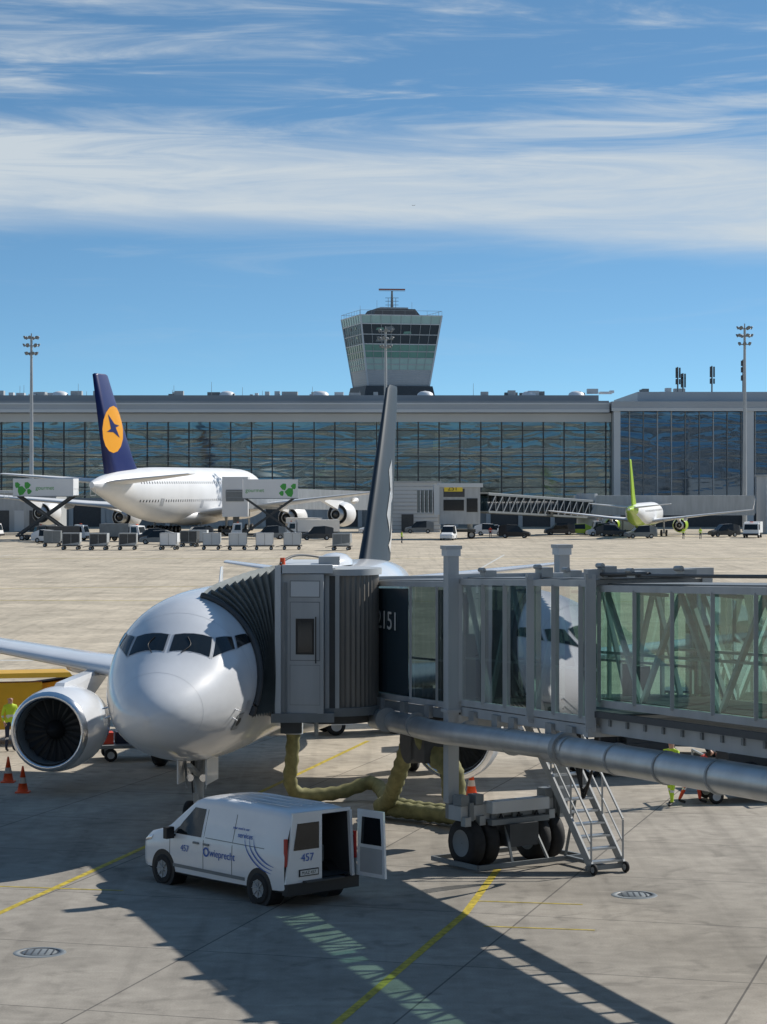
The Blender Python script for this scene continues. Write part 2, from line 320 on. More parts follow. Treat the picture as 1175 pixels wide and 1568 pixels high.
def aircraft(name,M,st,wing,eng,fin,stab,gear,body,finm,engm,doors=(),nseg=40,windows=None,cockpit=None,extra=None,belly=None,lip=SILVER,bodymf=None,fan=None):
    b=Bld(); xs=[]
    for i in range(len(st)-1):
        k=3 if i<9 or i>len(st)-7 else 6
        for j in range(k):
            t=j/k
            if i==0: t=t*t
            xs.append(st[i][0]+(st[i+1][0]-st[i][0])*t)
    xs.append(st[-1][0])
    b.loft([[fuspt(st,x,2*math.pi*j/nseg) for j in range(nseg)] for x in xs],body,cap=True,mf=(lambda i,j: bodymf(xs[i],2*math.pi*j/nseg)) if bodymf else None)
    for sgn in(1,-1):
        secs=[((x,sgn*y,z),ch,t) for x,y,z,ch,t in wing]
        b.loft([foil(p,ch,t,'y') for p,ch,t in secs],body,cap=True)
        x,y,z,ch,t=wing[-1]; hgt=ch*1.2
        b.loft([foil((x,sgn*y,z),ch,.1,'z'),foil((x+ch*.45,sgn*(y+hgt*.15),z+hgt*.5),ch*.7,.09,'z'),foil((x+ch*.9,sgn*(y+hgt*.25),z+hgt),ch*.35,.08,'z')],body,cap=True)
        for (ex,ey,ez,el,er) in eng:
            nacelle(b,(ex,sgn*ey,ez),el,er,lip,engm,DGREY,fan or MGREY)
            zt=ez+er*.9; zw=None
            for q in range(len(wing)-1):
                if wing[q][1]<=ey<=wing[q+1][1]:
                    tt=(ey-wing[q][1])/(wing[q+1][1]-wing[q][1]); zw=wing[q][2]+(wing[q+1][2]-wing[q][2])*tt; xw=wing[q][0]+(wing[q+1][0]-wing[q][0])*tt; cw=wing[q][3]+(wing[q+1][3]-wing[q][3])*tt
            pw=er*.16
            b.hexa([(ex+el*.25,sgn*ey-pw,zt),(ex+el*.9,sgn*ey-pw,ez+.4*er),(ex+el*.9,sgn*ey+pw,ez+.4*er),(ex+el*.25,sgn*ey+pw,zt),
                    (ex+el*.35,sgn*ey-pw*.7,zt+.22*er),(xw+cw*.5,sgn*ey-pw,zw-.03),(xw+cw*.5,sgn*ey+pw,zw-.03),(ex+el*.35,sgn*ey+pw*.7,zt+.22*er)],body)
            b.loft([[V((xw+cw*.55+k*cw*.16,sgn*(ey*1.25)+.3*er*math.cos(a)*s_,zw-.1+.25*er*math.sin(a)*s_-.05*k*er)) for a in [i*math.pi/4 for i in range(8)]] for k,s_ in enumerate((.1,.9,1,.05))],body)
        b.loft([foil((x,sgn*y,z),ch,t,'y') for x,y,z,ch,t in stab],body,cap=True)
    b.loft([foil((x,0,z),ch,t,'z') for x,z,ch,t in fin],finm,cap=True)
    def finmap(x,z,side,off=.012):
        for q in range(len(fin)-1):
            if z<=fin[q+1][1] or q==len(fin)-2:
                t=(z-fin[q][1])/(fin[q+1][1]-fin[q][1]); X=fin[q][0]+(fin[q+1][0]-fin[q][0])*t; C=fin[q][2]+(fin[q+1][2]-fin[q][2])*t; T=fin[q][3]+(fin[q+1][3]-fin[q][3])*t
                u=min(max((x-X)/C,0),1); return V((x,side*(half(T,u)*C+off),z))
    if belly:
        x0,x1,zc,ry,rz=belly; b.loft([[V((x0+(x1-x0)*k/8,ry*s_*math.cos(a),zc+rz*s_*math.sin(a))) for a in[i*math.pi/10 for i in range(20)]] for k,s_ in enumerate((.05,.6,.9,1,1,1,.9,.6,.05))],body)
    for (gx,gy,r,zt,nw,wd) in gear:
        for sgn in((1,-1) if gy else (1,)):
            y=gy*sgn; b.cyl((gx,y,r*.9),(gx-.1*r,y,zt),r*.26,r*.3,LGREY,12); b.cyl((gx,y,r*1.6),(gx+1.6*r,y,zt),r*.12,r*.12,LGREY,8)
            for ax in range(nw//2):
                xx=gx+(ax-(nw//2-1)/2)*2.4*r
                b.cyl((xx,y-wd,r),(xx,y+wd,r),r*.15,r*.15,STEEL,10)
                for q in(-1,1): wheel(b,(xx,y+q*wd,r),r,r*.62)
            if nw>2: b.beam((gx-2.4*r,y,r),(gx+2.4*r,y,r),r*.3,r*.3,STEEL)
            if not gy:
                b.box((gx-.2,.35,zt-.35),(1.2,.04,.6),body); b.box((gx-.2,-.35,zt-.35),(1.2,.04,.6),body)
                b.cyl((gx-.25,-.16,zt-.55),(gx-.32,-.16,zt-.55),.09,.09,SILVER,12); b.cyl((gx-.25,.16,zt-.55),(gx-.32,.16,zt-.55),.09,.09,SILVER,12)
    if windows:
        x0,x1,dx,zs,hh=windows
        for z in zs:
            x=x0
            while x<x1:
                w_,zt,zb=interp(st,x); c_=(z-(zt+zb)/2)/((zt-zb)/2); ph=math.acos(max(-1,min(1,c_))); d=hh/((zt-zb)/2)
                for s_ in(1,-1):
                    b.add([fuspt(st,x,s_*(ph-d),.012),fuspt(st,x+hh*1.3,s_*(ph-d),.012),fuspt(st,x+hh*1.3,s_*(ph+d),.012),fuspt(st,x,s_*(ph+d),.012)],[(0,1,2,3)],DGLASS)
                x+=dx
    if cockpit:
        for poly in cockpit:
            for s_ in(1,-1):
                P=[(x,math.radians(p)) for x,p in poly]
                b.patch(P,lambda x,p:fuspt(st,x,s_*p,.014),DGLASS)
                cx=sum(p[0] for p in P)/len(P); cp=sum(p[1] for p in P)/len(P)
                b.patch([(cx+(x-cx)*1.10,cp+(p-cp)*1.10) for x,p in P],lambda x,p:fuspt(st,x,s_*p,.006),SEAM)
    if extra: extra(b,finmap)
    return b.done(name,M)
st320=[(0,.05,3.30,3.2),(.12,.34,3.56,2.96),(.45,.70,3.86,2.68),(1.0,1.04,4.18,2.45),(1.6,1.32,4.52,2.26),(2.2,1.54,4.93,2.1),(2.9,1.72,5.37,1.97),(3.7,1.85,5.68,1.87),(4.8,1.94,5.83,1.79),(6.2,1.975,5.88,1.75),(14,1.975,5.88,1.74),(23,1.975,5.88,1.74),(26.5,1.93,5.88,1.95),(29.5,1.65,5.83,2.6),(32.5,1.2,5.68,3.45),(35,.75,5.45,4.1),(37,.34,5.15,4.55),(37.6,.15,5.0,4.75)]
wing320=[(11.6,1.0,2.75,7.2,.14),(12.9,3.0,2.95,5.6,.13),(15.0,6.3,3.25,3.9,.115),(20.6,16.4,4.25,1.6,.10)]
fin320=[(28.6,5.6,6.4,.10),(30.2,7.2,5.4,.10),(34.2,11.9,2.5,.09),(34.7,12.05,1.9,.05)]
stab320=[(31.4,.6,4.9,3.6,.1),(34.6,6.2,5.5,1.4,.09)]
ck=[[(1.74,3),(1.98,40),(2.50,33),(2.24,2.6)],[(2.03,43),(2.75,54),(2.95,46),(2.56,36)],[(2.85,55.5),(3.6,60),(3.55,52.5),(3.08,47.5)]]
def ex320(b,fm):
    for s_ in(-1,1):
        def f2(x,z): return fm(x,z,s_,.02)
        b.patch([(32.4,7.3),(33.7,8.3),(33.2,8.9),(34.1,9.3),(34.6,7.9),(33.9,7.7),(33.6,6.6)],f2,WHITE)
        b.patch([(33.1,6.2),(34.0,6.4),(34.5,7.2),(34.7,6.4),(34.2,5.9)],f2,WHITE)
    b.loft([[V((22.0+k*.6,.55*s_*math.cos(a),5.84+.38*s_*math.sin(a))) for a in[i*math.pi/8 for i in range(9)]] for k,s_ in enumerate((.1,.75,1,1,.75,.1))],WHITE,closed=False)
    b.loft([foil((7.0,0,5.85),.5,.1,'z'),foil((7.25,0,6.35),.3,.1,'z')],WHITE,cap=True)
    b.loft([foil((16.0,0,5.85),.5,.1,'z'),foil((16.25,0,6.25),.3,.1,'z')],WHITE,cap=True)
    for s_ in(1,-1):
        b.tube([fuspt(st320,1.72,s_*.25,.03),fuspt(st320,2.0,s_*.34,.03),fuspt(st320,2.2,s_*.25,.03)],.012,BLACK,6)
        for zph in(1.75,1.9): b.cyl(fuspt(st320,2.2,s_*zph,0),fuspt(st320,2.15,s_*zph,.13),.02,.015,SILVER,8)
        b.patch([(2.75,1.72),(2.95,1.72),(2.95,1.86),(2.75,1.86)],lambda x,p:fuspt(st320,x,s_*p,.006),SEAM)
        for (xa,xb) in((5.1,5.95),):
            for zz0,zz1 in((1.15,1.17),(2.05,2.07)):
                b.patch([(xa,zz0),(xb,zz0),(xb,zz1),(xa,zz1)],lambda x,p:fuspt(st320,x,s_*p,.006),MGREY)
    c0=(2.55,-2.0)
    b.patch([(c0[0]-.17,c0[1]-.13),(c0[0]+.17,c0[1]-.13),(c0[0]+.17,c0[1]+.13),(c0[0]-.17,c0[1]+.13)],lambda x,p:fuspt(st320,x,p,.007),MGREY)
    b.patch([(c0[0]-.155,c0[1]-.118),(c0[0]+.155,c0[1]-.118),(c0[0]+.155,c0[1]+.118),(c0[0]-.155,c0[1]+.118)],lambda x,p:fuspt(st320,x,p,.012),LGREY)
    b.patch([(c0[0]+.1*math.cos(a*.785),c0[1]+.07*math.sin(a*.785)) for a in range(8)],lambda x,p:fuspt(st320,x,p,.017),DGREY)
    for x0 in(1.0,3.0,6.3): b.loft([[fuspt(st320,x,2*math.pi*j/56,.002) for j in range(56)] for x in(x0,x0+.008)],SEAM)
    b.beam((4.75,0,.5),(4.55,0,1.0),.12,.05,LGREY); b.beam((4.9,0,1.4),(3.9,0,1.75),.1,.1,LGREY)
    for y in(-.22,.22): b.beam((4.6,y,1.1),(4.95,y*1.6,1.9),.05,.05,STEEL)
    b.tube([(4.85,.1,1.8),(4.8,.14,1.2),(4.9,.08,.6)],.02,BLACK,6)
A320M=frame(-5.24,52.05,.157,.9876)
aircraft('airliner',A320M,st320,wing320,[(10.4,5.5,1.75,3.5,1.10)],fin320,stab320,[(5.0,0,.38,1.9,2,.24),(17.7,3.8,.58,2.8,2,.45)],WHITE,FINBLUE,WHITE,windows=(7.5,30,.53,(4.35,),.13),cockpit=ck,extra=ex320,belly=(11,20.5,2.1,1.9,.75),nseg=56,fan=DGREY)
st380=[(0,.1,5.2,4.9),(.6,1.2,6.2,3.9),(1.8,2.0,7.2,3.2),(3.5,2.7,8.3,2.7),(5.5,3.1,9.3,2.35),(8,3.4,10.2,2.1),(12,3.6,10.6,2.0),(20,3.6,10.7,1.9),(35,3.6,10.7,1.9),(44,3.6,10.7,1.95),(50,3.45,10.65,2.3),(56,3.1,10.45,3.2),(62,2.45,10.1,4.6),(67,1.7,9.5,6.0),(70.5,.95,8.8,6.9),(72,.4,8.4,7.5)]
wing380=[(20,2.5,3.4,17,.13),(27,9,4.2,12,.12),(33,15,4.8,8.6,.11),(50.5,38,7.0,3,.09)]
def ex380(b,fm):
    for s_ in(-1,1):
        cx,cz,r=64.9,16.2,3.5
        b.patch([(cx+r*math.cos(i*.3927),cz+r*math.sin(i*.3927)) for i in range(16)],lambda x,z:fm(x,z,s_,.03),YEL,k=4,sub=2)
        b.patch([(cx-2.0,cz-1.2),(cx-.6,cz+.3),(cx-1.9,cz+.6),(cx-.2,cz+.8),(cx+1.9,cz+2.2),(cx+.9,cz+.1),(cx+2.2,cz-.4),(cx+.2,cz-.4)],lambda x,z:fm(x,z,s_,.07),LHBLUE)
        for xa in(9,18,36,52): b.patch([(xa,1.75),(xa+1.2,1.75),(xa+1.2,2.05),(xa,2.05)],lambda x,p:fuspt(st380,x,s_*p,.01),SEAM)
aircraft('wide_body_airliner',frame(-21.6,411,-.29,-.957),st380,wing380,[(22.5,14.6,2.6,5.5,1.95),(30.5,25.5,3.3,5.2,1.9)],
  [(54.5,9.6,13,.10),(57.0,12,11.2,.10),(66.3,24.1,5.4,.09),(67,24.3,4,.05)],[(61,1.2,8.4,8.5,.1),(69,15,9.6,3,.09)],
  [(5.5,0,.6,3.6,2,.5),(35,2.6,.7,3.8,6,.7),(33,6.2,.7,4.2,4,.7)],WHITE2,LHBLUE,WHITE2,windows=(8,60,.9,(5.5,8.3),.2),extra=ex380,belly=(20,44,2.9,3.4,1.5),nseg=40)
st220=[(0,.05,2.7,2.5),(.3,.6,3.2,2.2),(1,1.1,3.7,1.9),(2,1.45,4.3,1.7),(3.2,1.65,4.9,1.6),(5,1.75,5.15,1.55),(10,1.75,5.2,1.55),(18,1.75,5.2,1.55),(25,1.75,5.2,1.6),(29,1.6,5.15,2.1),(32,1.25,5.05,2.9),(35,.8,4.85,3.6),(37.6,.35,4.6,4.1),(38,.2,4.5,4.2)]
aircraft('regional_airliner',frame(44.3,383,-.215,-.977),st220,[(13,1.2,2.3,6.5,.13),(16.4,5,2.8,3.8,.12),(21,17,4.2,1.4,.1)],[(12.4,5.3,1.65,3.4,1.15)],
  [(29.5,5.0,5.4,.1),(31,6.2,4.6,.1),(35.3,11.6,2.2,.09),(35.6,11.75,1.6,.05)],[(33,.5,4.6,3.2,.1),(36,6,5.2,1.3,.09)],
  [(4,0,.38,1.9,2,.24),(18.5,3.2,.5,2.5,2,.4)],WHITE2,LIME,LIME,windows=(6,30,.8,(4.0,),.14),nseg=28,bodymf=lambda x,p: LIME if x>33 or (math.cos(p)<-.75) else WHITE2)
aircraft('flying_airliner',frame(72,6000,.85,.5,712,.28),st220,[(13,1.2,2.3,6.5,.13),(16.4,5,2.8,3.8,.12),(21,17,4.2,1.4,.1)],[(12.4,5.3,1.65,3.4,1.15)],
  [(29.5,5.0,5.4,.1),(35.3,11.6,2.2,.09)],[(33,.5,4.6,3.2,.1),(36,6,5.2,1.3,.09)],[],MGREY,MGREY,MGREY,nseg=12)
# ------------------------------------------------------------------ jet bridge
O=V((1.7,52,0)); u=V((.342,-.94,0)).normalized(); nn=V((.94,.342,0)).normalized(); SL=.036
def J(t,w_,z): p=O+u*t+nn*w_; return V((p.x,p.y,z+SL*t))
jb=Bld(); JY=math.atan2(u.y,u.x)
def tunnel(t0,t1,w0,w1,zb,zt,posts,glass,diag=True,postw=.09,glz=(.12,.12)):
    def slab(z0,z1,m,e=.0): jb.hexa([J(t0,w0-e,z0),J(t1,w0-e,z0),J(t1,w1+e,z0),J(t0,w1+e,z0),J(t0,w0-e,z1),J(t1,w0-e,z1),J(t1,w1+e,z1),J(t0,w1+e,z1)],m)
    slab(zb,zb+.14,LGREY,.03); slab(zt-.13,zt,LGREY,.05); slab(zt+.002,zt+.03,MGREY,-.15)
    slab(zb+.142,zb+.16,DGREY,-.1)
    for wv,o in((w0,-1),(w1,1)):
        jb.quad([J(t0,wv,zb+.14),J(t1,wv,zb+.14),J(t1,wv,zt-.13),J(t0,wv,zt-.13)],glass)
        for i,t in enumerate(posts):
            jb.beam(J(t,wv+o*.035,zb+.1),J(t,wv+o*.035,zt-.1),.06,postw,LGREY)
            if diag and i<len(posts)-1:
                t2=posts[i+1]; q=wv-o*.14
                p,r=(t,t2) if i%2 else (t2,t)
                jb.beam(J(p,q,zb+.16),J(r,q,zt-.15),.09,.09,PALE)
        jb.beam(J(t0,wv-o*.12,zb+1.05),J(t1,wv-o*.12,zb+1.05),.04,.05,ALU)
def portal(t,w0,w1,zb,zt,s_,m=LGREY):
    for wv in(w0,w1): jb.beam(J(t,wv,zb),J(t,wv,zt),s_,s_,m)
    jb.beam(J(t,w0-s_/2,zt),J(t,w1+s_/2,zt),s_,s_*.9,m); jb.beam(J(t,w0-s_/2,zb),J(t,w1+s_/2,zb),s_,s_*.9,m)
tunnel(-6.2,-.35,.1,2.2,3.42,6.28,[-6.1,-3.3,-1.6,-.6],BGLASS2,False,.06)
tunnel(0.05,6.9,0,2.36,3.54,6.34,[.1,1.4,2.6,3.9,5.1,6.4],BGLASS)
tunnel(6.5,44,.16,2.2,3.88,6.24,[6.9+1.55*i for i in range(24)],BGLASS,True,.07)
portal(0,-.02,2.38,3.5,6.38,.16); portal(4.0,-.06,2.42,3.48,6.4,.16); portal(6.95,-.08,2.44,3.4,6.46,.2); portal(-.35,.05,2.25,3.4,6.32,.14)
portal(-6.2,.05,2.25,3.36,6.32,.14)
jb.box(J(-2.6,1.2,4.3),(1.0,.7,1.4),DGREY,JY); jb.box(J(-1.2,1.5,4.6),(.5,.6,2.0),MGREY,JY); jb.tube([J(-2.0,.5,3.6),J(-2.0,.5,5.6),J(-1.4,.5,5.9)],.03,LGREY,6)
jb.box(J(-1.5,.3,5.0),(.5,.12,.15),PALE,JY); jb.box(J(-4.5,1.6,4.8),(1.6,.2,2.4),BLACK,JY)
jb.box(J(2.0,2.0,4.3),(1.1,.25,1.3),DGREY,JY); jb.box(J(4.5,2.1,4.1),(.9,.2,.9),MGREY,JY)
for t in range(1,44,3): jb.box(J(t,1.2,6.05),(1.2,.15,.06),PALE,JY)
for wv in(.05,2.3):
    jb.beam(J(0,wv,3.42),J(7.0,wv,3.42),.14,.2,LGREY); jb.beam(J(7,wv+.1,3.55),J(44,wv+.1,3.55),.12,.34,LGREY)
    jb.beam(J(-6.2,wv,3.3),J(0,wv,3.3),.12,.2,MGREY)
for t in[i*.75 for i in range(0,45)]: jb.beam(J(t,.05,3.40 if t<7 else 3.6),J(t,2.3,3.40 if t<7 else 3.6),.08,.12,MGREY)
jb.beam(J(7,.0,3.75),J(44,.0,3.75),.1,.12,DGREY)
for t in(-5,-3.4,-1.8,.9,2.2,3.1,5.0,6.0): jb.box(J(t,-.06,3.32),(.3,.1,.28),STEEL,JY)
for t,hh in((1.0,.14),(4.0,.2),(5.4,.14),(7.0,.22),(8.3,.12),(10.3,.16)):
    jb.box(J(t,.25,6.34+hh/2+.05),(.35,.25,hh),STEEL,JY)
    jb.cyl(J(t-.12,.1,6.4+hh),J(t+.12,.1,6.4+hh),.05,.05,STEEL,8)
jb.tube([J(7,.1,6.45),J(9,.12,6.46),J(12,.12,6.42),J(44,.12,6.42)],.035,DGREY,8)
jb.beam(J(7.2,.35,6.42),J(10.2,.35,6.42),.35,.06,DGREY)
# lift columns
Cn=J(-.05,-.2,0); Cf=J(-.05,2.48,0)
for c in(Cn,Cf):
    jb.vbeam((c.x,c.y,1.4),(c.x,c.y,6.85),.30,.25,LGREY,JY); jb.vbeam((c.x,c.y,6.85),(c.x,c.y,7.0),.34,.32,PALE,JY)
    jb.vbeam((c.x,c.y,7.0),(c.x,c.y,7.08),.36,.38,LGREY,JY)
    jb.vbeam((c.x,c.y,1.05),(c.x,c.y,2.6),.2,.19,MGREY,JY)
    for z in(2.7,3.4): jb.vbeam((c.x,c.y,z),(c.x,c.y,z+.07),.38,.34,LGREY,JY)
jb.beam(V((Cn.x,Cn.y,3.2)),V((Cf.x,Cf.y,3.2)),.3,.3,LGREY)
mid=(Cn+Cf)/2
bd=V((.82,.57,0)).normalized(); bf=V((.57,-.82,0)).normalized()
def Bg(a,f_,z): p=mid+bd*a+bf*f_; return V((p.x,p.y,z))
BY=math.atan2(bd.y,bd.x)
jb.beam(Bg(-1.45,0,1.22),Bg(1.45,0,1.22),.45,.32,LGREY); jb.beam(Bg(-.8,.25,1.0),Bg(.8,.25,1.0),.5,.12,MGREY)
jb.beam(Bg(-.75,.3,1.32),Bg(.85,.3,1.32),.3,.26,PALE)
for a in(-1.2,-.6,0,.6,1.2): jb.box(Bg(a,.24,1.25),(.12,.1,.4),MGREY,BY)
for a in(-1.35,-.95,1.0,1.3): jb.box(Bg(a,.1,1.5),(.22,.3,.22),MGREY,BY); jb.box(Bg(a,.28,1.05),(.16,.16,.2),STEEL,BY)
jb.vbeam(Bg(0,0,.5),Bg(0,0,1.1),.5,.5,DGREY,.6); jb.beam(Bg(-.95,0,.55),Bg(.95,0,.55),.3,.3,DGREY)
for a in(-1.12,-.72,.72,1.12): wheel(jb,Bg(a,0,.54),.54,.34,tuple(bd),MGREY)
for f_ in(-.85,.85): jb.beam(Bg(-1.45,f_,.12),Bg(1.45,f_,.12),.06,.1,MGREY)
for a in(-1.45,1.45): jb.beam(Bg(a,-.85,.12),Bg(a,.85,.12),.06,.1,MGREY)
for a,f_ in((-.5,.85),(.5,.85)): jb.beam(Bg(a,f_,.12),Bg(a*.75,f_*.5,.9),.05,.05,MGREY)
jb.box(Bg(0,.45,.7),(.8,.35,.5),DGREY,BY); jb.box(Bg(1.5,.3,1.35),(.12,.12,.12),ORANGE)
for k in range(4):
    jb.tube([Bg(-.9+.5*k,.28,1.15),Bg(-.7+.5*k,.35,.85),Bg(-.4+.5*k,.3,1.12)],.025,BLACK,6)
for k in range(4): jb.tube([J(1.6+.1*k,2.0,3.4),J(1.5+.1*k,2.1,2.4),J(1.9,2.1,1.75-.06*k),J(2.4,2.1,2.3),J(2.6+.1*k,2.1,3.5)],.03,BLACK,6)
# air ducts
jb.tube([J(-5.2,-.1,2.95),J(-3,-.15,2.95),J(0,-.5,2.97),J(3,-.35,3.0),J(6.5,-.3,3.04)],.25,ALU,20)
jb.tube([J(6.2,-.25,3.0),J(9,-.25,3.0),J(44,-.25,3.1)],.29,ALU,20)
jb.cyl(J(6.1,-.27,3.02),J(6.3,-.27,3.02),.34,.34,STEEL,24)
for t in(-4,-2,1.2,3.6,8.5,10.5,12.5): jb.cyl(J(t,-.28 if t<6 else -.25,3.0),J(t+.06,-.28 if t<6 else -.25,3.0),.29 if t<6 else .31,.29 if t<6 else .31,STEEL,20)
jb.tube([J(-3.2,.3,2.9),J(-3.0,.5,2.3),J(-2.6,.8,1.9),J(-2.9,1.0,1.2)],.28,HOSE,14,.05)
jb.box(J(-3.2,.6,2.5),(.9,.8,.9),DGREY,JY)
jb.cyl(J(-3.9,.2,2.45),J(-3.9,1.1,2.45),.5,.5,DGREY,20)
# cab: shutter drum + operator cabin
cc=V((-1.22,57.1,0)); RD=1.08
ring=[]
for z in(3.1,6.25):
    ring.append([V((cc.x+(RD+(.03 if i%2 else 0))*math.cos(2*math.pi*i/100),cc.y+(RD+(.03 if i%2 else 0))*math.sin(2*math.pi*i/100),z)) for i in range(100)])
jb.loft(ring,TAUPE,smooth=False)
jb.cyl((cc.x,cc.y,6.25),(cc.x,cc.y,6.40),RD+.1,RD+.1,LGREY,40); jb.cyl((cc.x,cc.y,2.9),(cc.x,cc.y,3.1),RD+.12,RD+.12,MGREY,40)
jb.cyl((cc.x,cc.y,2.7),(cc.x,cc.y,2.9),RD-.1,RD-.1,DGREY,32)
for dx in(-.12,.12): jb.vbeam((cc.x+dx,cc.y-RD-.06,3.1),(cc.x+dx,cc.y-RD-.06,6.25),.1,.1,LGREY)
jb.vbeam((cc.x+.0,cc.y-RD-.02,3.1),(cc.x+.0,cc.y-RD-.02,6.25),.14,.06,DGREY)
jb.hexa([(-2.52,55.75,3.0),(-1.42,55.6,3.0),(-1.2,59.4,3.0),(-2.3,59.6,3.0),(-2.52,55.75,6.3),(-1.42,55.6,6.3),(-1.2,59.4,6.3),(-2.3,59.6,6.3)],LGREY)
jb.vbeam((-2.5,55.68,2.95),(-2.5,55.68,6.5),.14,.16,PALE); jb.vbeam((-2.32,55.70,2.95),(-2.32,55.70,6.1),.05,.1,MGREY)
fx=lambda x:55.75-(x+2.52)/1.1*.15
def pan(x0,x1,z0,z1,m,off): jb.quad([(x0,fx(x0)-off,z0),(x1,fx(x1)-off,z0),(x1,fx(x1)-off,z1),(x0,fx(x0)-off,z1)],m)
pan(-2.22,-1.5,4.25,5.65,MGREY,.006); pan(-2.2,-1.52,4.27,5.63,LGREY,.012); pan(-2.08,-1.64,4.4,5.25,BLACK,.018); pan(-2.03,-1.69,4.45,5.2,DGLASS,.024)
pan(-2.22,-1.5,3.2,4.15,MGREY,.006); pan(-2.21,-1.51,3.21,4.14,LGREY,.012); pan(-2.22,-1.5,5.75,6.15,MGREY,.006); pan(-2.2,-1.52,5.77,6.13,PALE,.012)
jb.beam((-1.6,55.5,4.2),(-1.6,55.5,5.3),.03,.03,BLACK)
jb.box((-1.9,57.6,6.42),(1.2,3.9,.2),PALE,.05); jb.box((-1.3,56.5,6.6),(.5,.7,.2),LGREY); jb.cyl((-2.4,55.9,6.5),(-2.4,55.9,6.68),.07,.06,ORANGE,12)
jb.tube([(-2.45,55.8,6.55),(-2.2,56.3,6.7),(-1.9,57.3,6.7),(-1.4,58,6.6)],.03,DGREY,6)
jb.box((-2.0,57.3,2.9),(1.5,3.4,.22),MGREY,.05); jb.box((-2.2,56.1,2.7),(.5,.4,.4),DGREY); jb.cyl((-1.6,56,2.9),(-1.6,56,2.45),.05,.05,STEEL,8)
for xx in(-3.2,-2.9,-2.6): jb.box((xx,56.2,3.05),(.2,.3,.1),DGREY)
# canopy bellows
def fus(x,phi,off): return A320M@fuspt(st320,x,phi,off)
A=[];Bq=[]
nA=14
for i in range(nA):
    t=i/(nA-1); A.append(fus(3.15+.95*t,math.radians(-112+104*t),.04)); Bq.append(V((-2.52,55.75,3.05+3.35*t)))
for i in range(1,8):
    t=i/8; A.append(fus(4.1+4.1*t,math.radians(-8),.06)); Bq.append(V((-2.52+.22*t,55.75+3.85*t,6.40)))
for i in range(nA):
    t=i/(nA-1); A.append(fus(8.2,math.radians(-8-104*t),.04)); Bq.append(V((-2.3,59.6,6.4-3.35*t)))
cen=V((-3.3,58,4.8)); rings=[]; NP=20
for k in range(NP+1):
    t=k/NP; rg=[]
    for a,b_ in zip(A,Bq):
        p=a.lerp(b_,t); d=(p-cen); d.normalize(); am=.10 if k%2 else -.05
        if k in(0,): am=0
        p=p+V((0,0,.06*math.sin(math.pi*t)*max(0,d.z)))
        rg.append(p+d*am)
    rings.append(rg)
jb.loft(rings,CANOPY,closed=False,smooth=False)
jb.tube([A[i]+V((0,-.03,0)) for i in range(0,nA)],.08,DGREY,8)
jb.quad([J(-5.95,.07,3.6),J(-3.45,.07,3.6),J(-3.45,.07,6.1),J(-5.95,.07,6.1)],CABGLASS)
JB=jb.done('jet_bridge')
text('gate_number','2151',.62,tuple(J(-5.62,.045,5.15)),tuple(u),(0,0,1),REFL,JB,.003,1.22)
# service stairs
stb=Bld()
S0=V((4.85,51.0,0)); sd=V((-.5,.866,0)); sn=V((.866,.5,0))
for o in(-.42,.42):
    a=S0+sn*o; stb.beam(a+V((0,0,.15)),a+sd*3.1+V((0,0,3.7)),.05,.2,LGREY)
    stb.beam(a+V((0,0,1.15)),a+sd*3.1+V((0,0,4.6)),.04,.04,LGREY)
    stb.beam(a+V((0,0,.65)),a+sd*3.1+V((0,0,4.15)),.03,.03,LGREY)
    for k in range(5):
        p=a+sd*(3.1*k/4)+V((0,0,.15+3.55*k/4)); stb.beam(p,p+V((0,0,.98)),.04,.04,LGREY)
    wheel(stb,a+V((.0,0,.12))-sd*.1,.12,.07,tuple(sn))
for k in range(15):
    p=S0+sd*(.1+3.0*k/14)+V((0,0,.25+3.45*k/14)); stb.beam(p-sn*.4,p+sn*.4,.24,.04,ALU)
stb.beam(S0-sn*.55+V((0,0,.14)),S0+sn*.55+V((0,0,.14)),.08,.1,MGREY)
stb.beam(S0+V((0,0,.14)),S0+sd*1.6+V((0,0,.14)),.08,.08,MGREY); stb.beam(S0+sd*1.6+V((0,0,.14)),S0+sd*1.2+V((0,0,1.5)),.06,.06,MGREY)
stb.done('service_stairs')
h=Bld()
h.tube([(-2.35,61.5,2.0),(-2.4,61.6,1.2),(-2.45,61.8,.6),(-2.2,62.0,.25),(-1.2,62.3,.25),(-.35,62.4,.5),(-.05,62.0,.35),(.2,60.2,.28),(1.0,59.2,.25),(1.8,58.6,.25),(2.1,57.5,.3)],.18,HOSE,14,.09,.15)
h.tube([(.6,57.2,2.1),(.35,58.0,1.2),(.1,59.0,.45),(-.1,59.5,.28),(.5,58.9,.26),(1.5,58.0,.26),(2.0,57.0,.35)],.2,HOSE,14,.09,.15)
h.cyl((-2.35,61.5,1.9),(-2.35,61.5,2.3),.25,.25,LGREY,14)
h.done('preconditioned_air_hose')
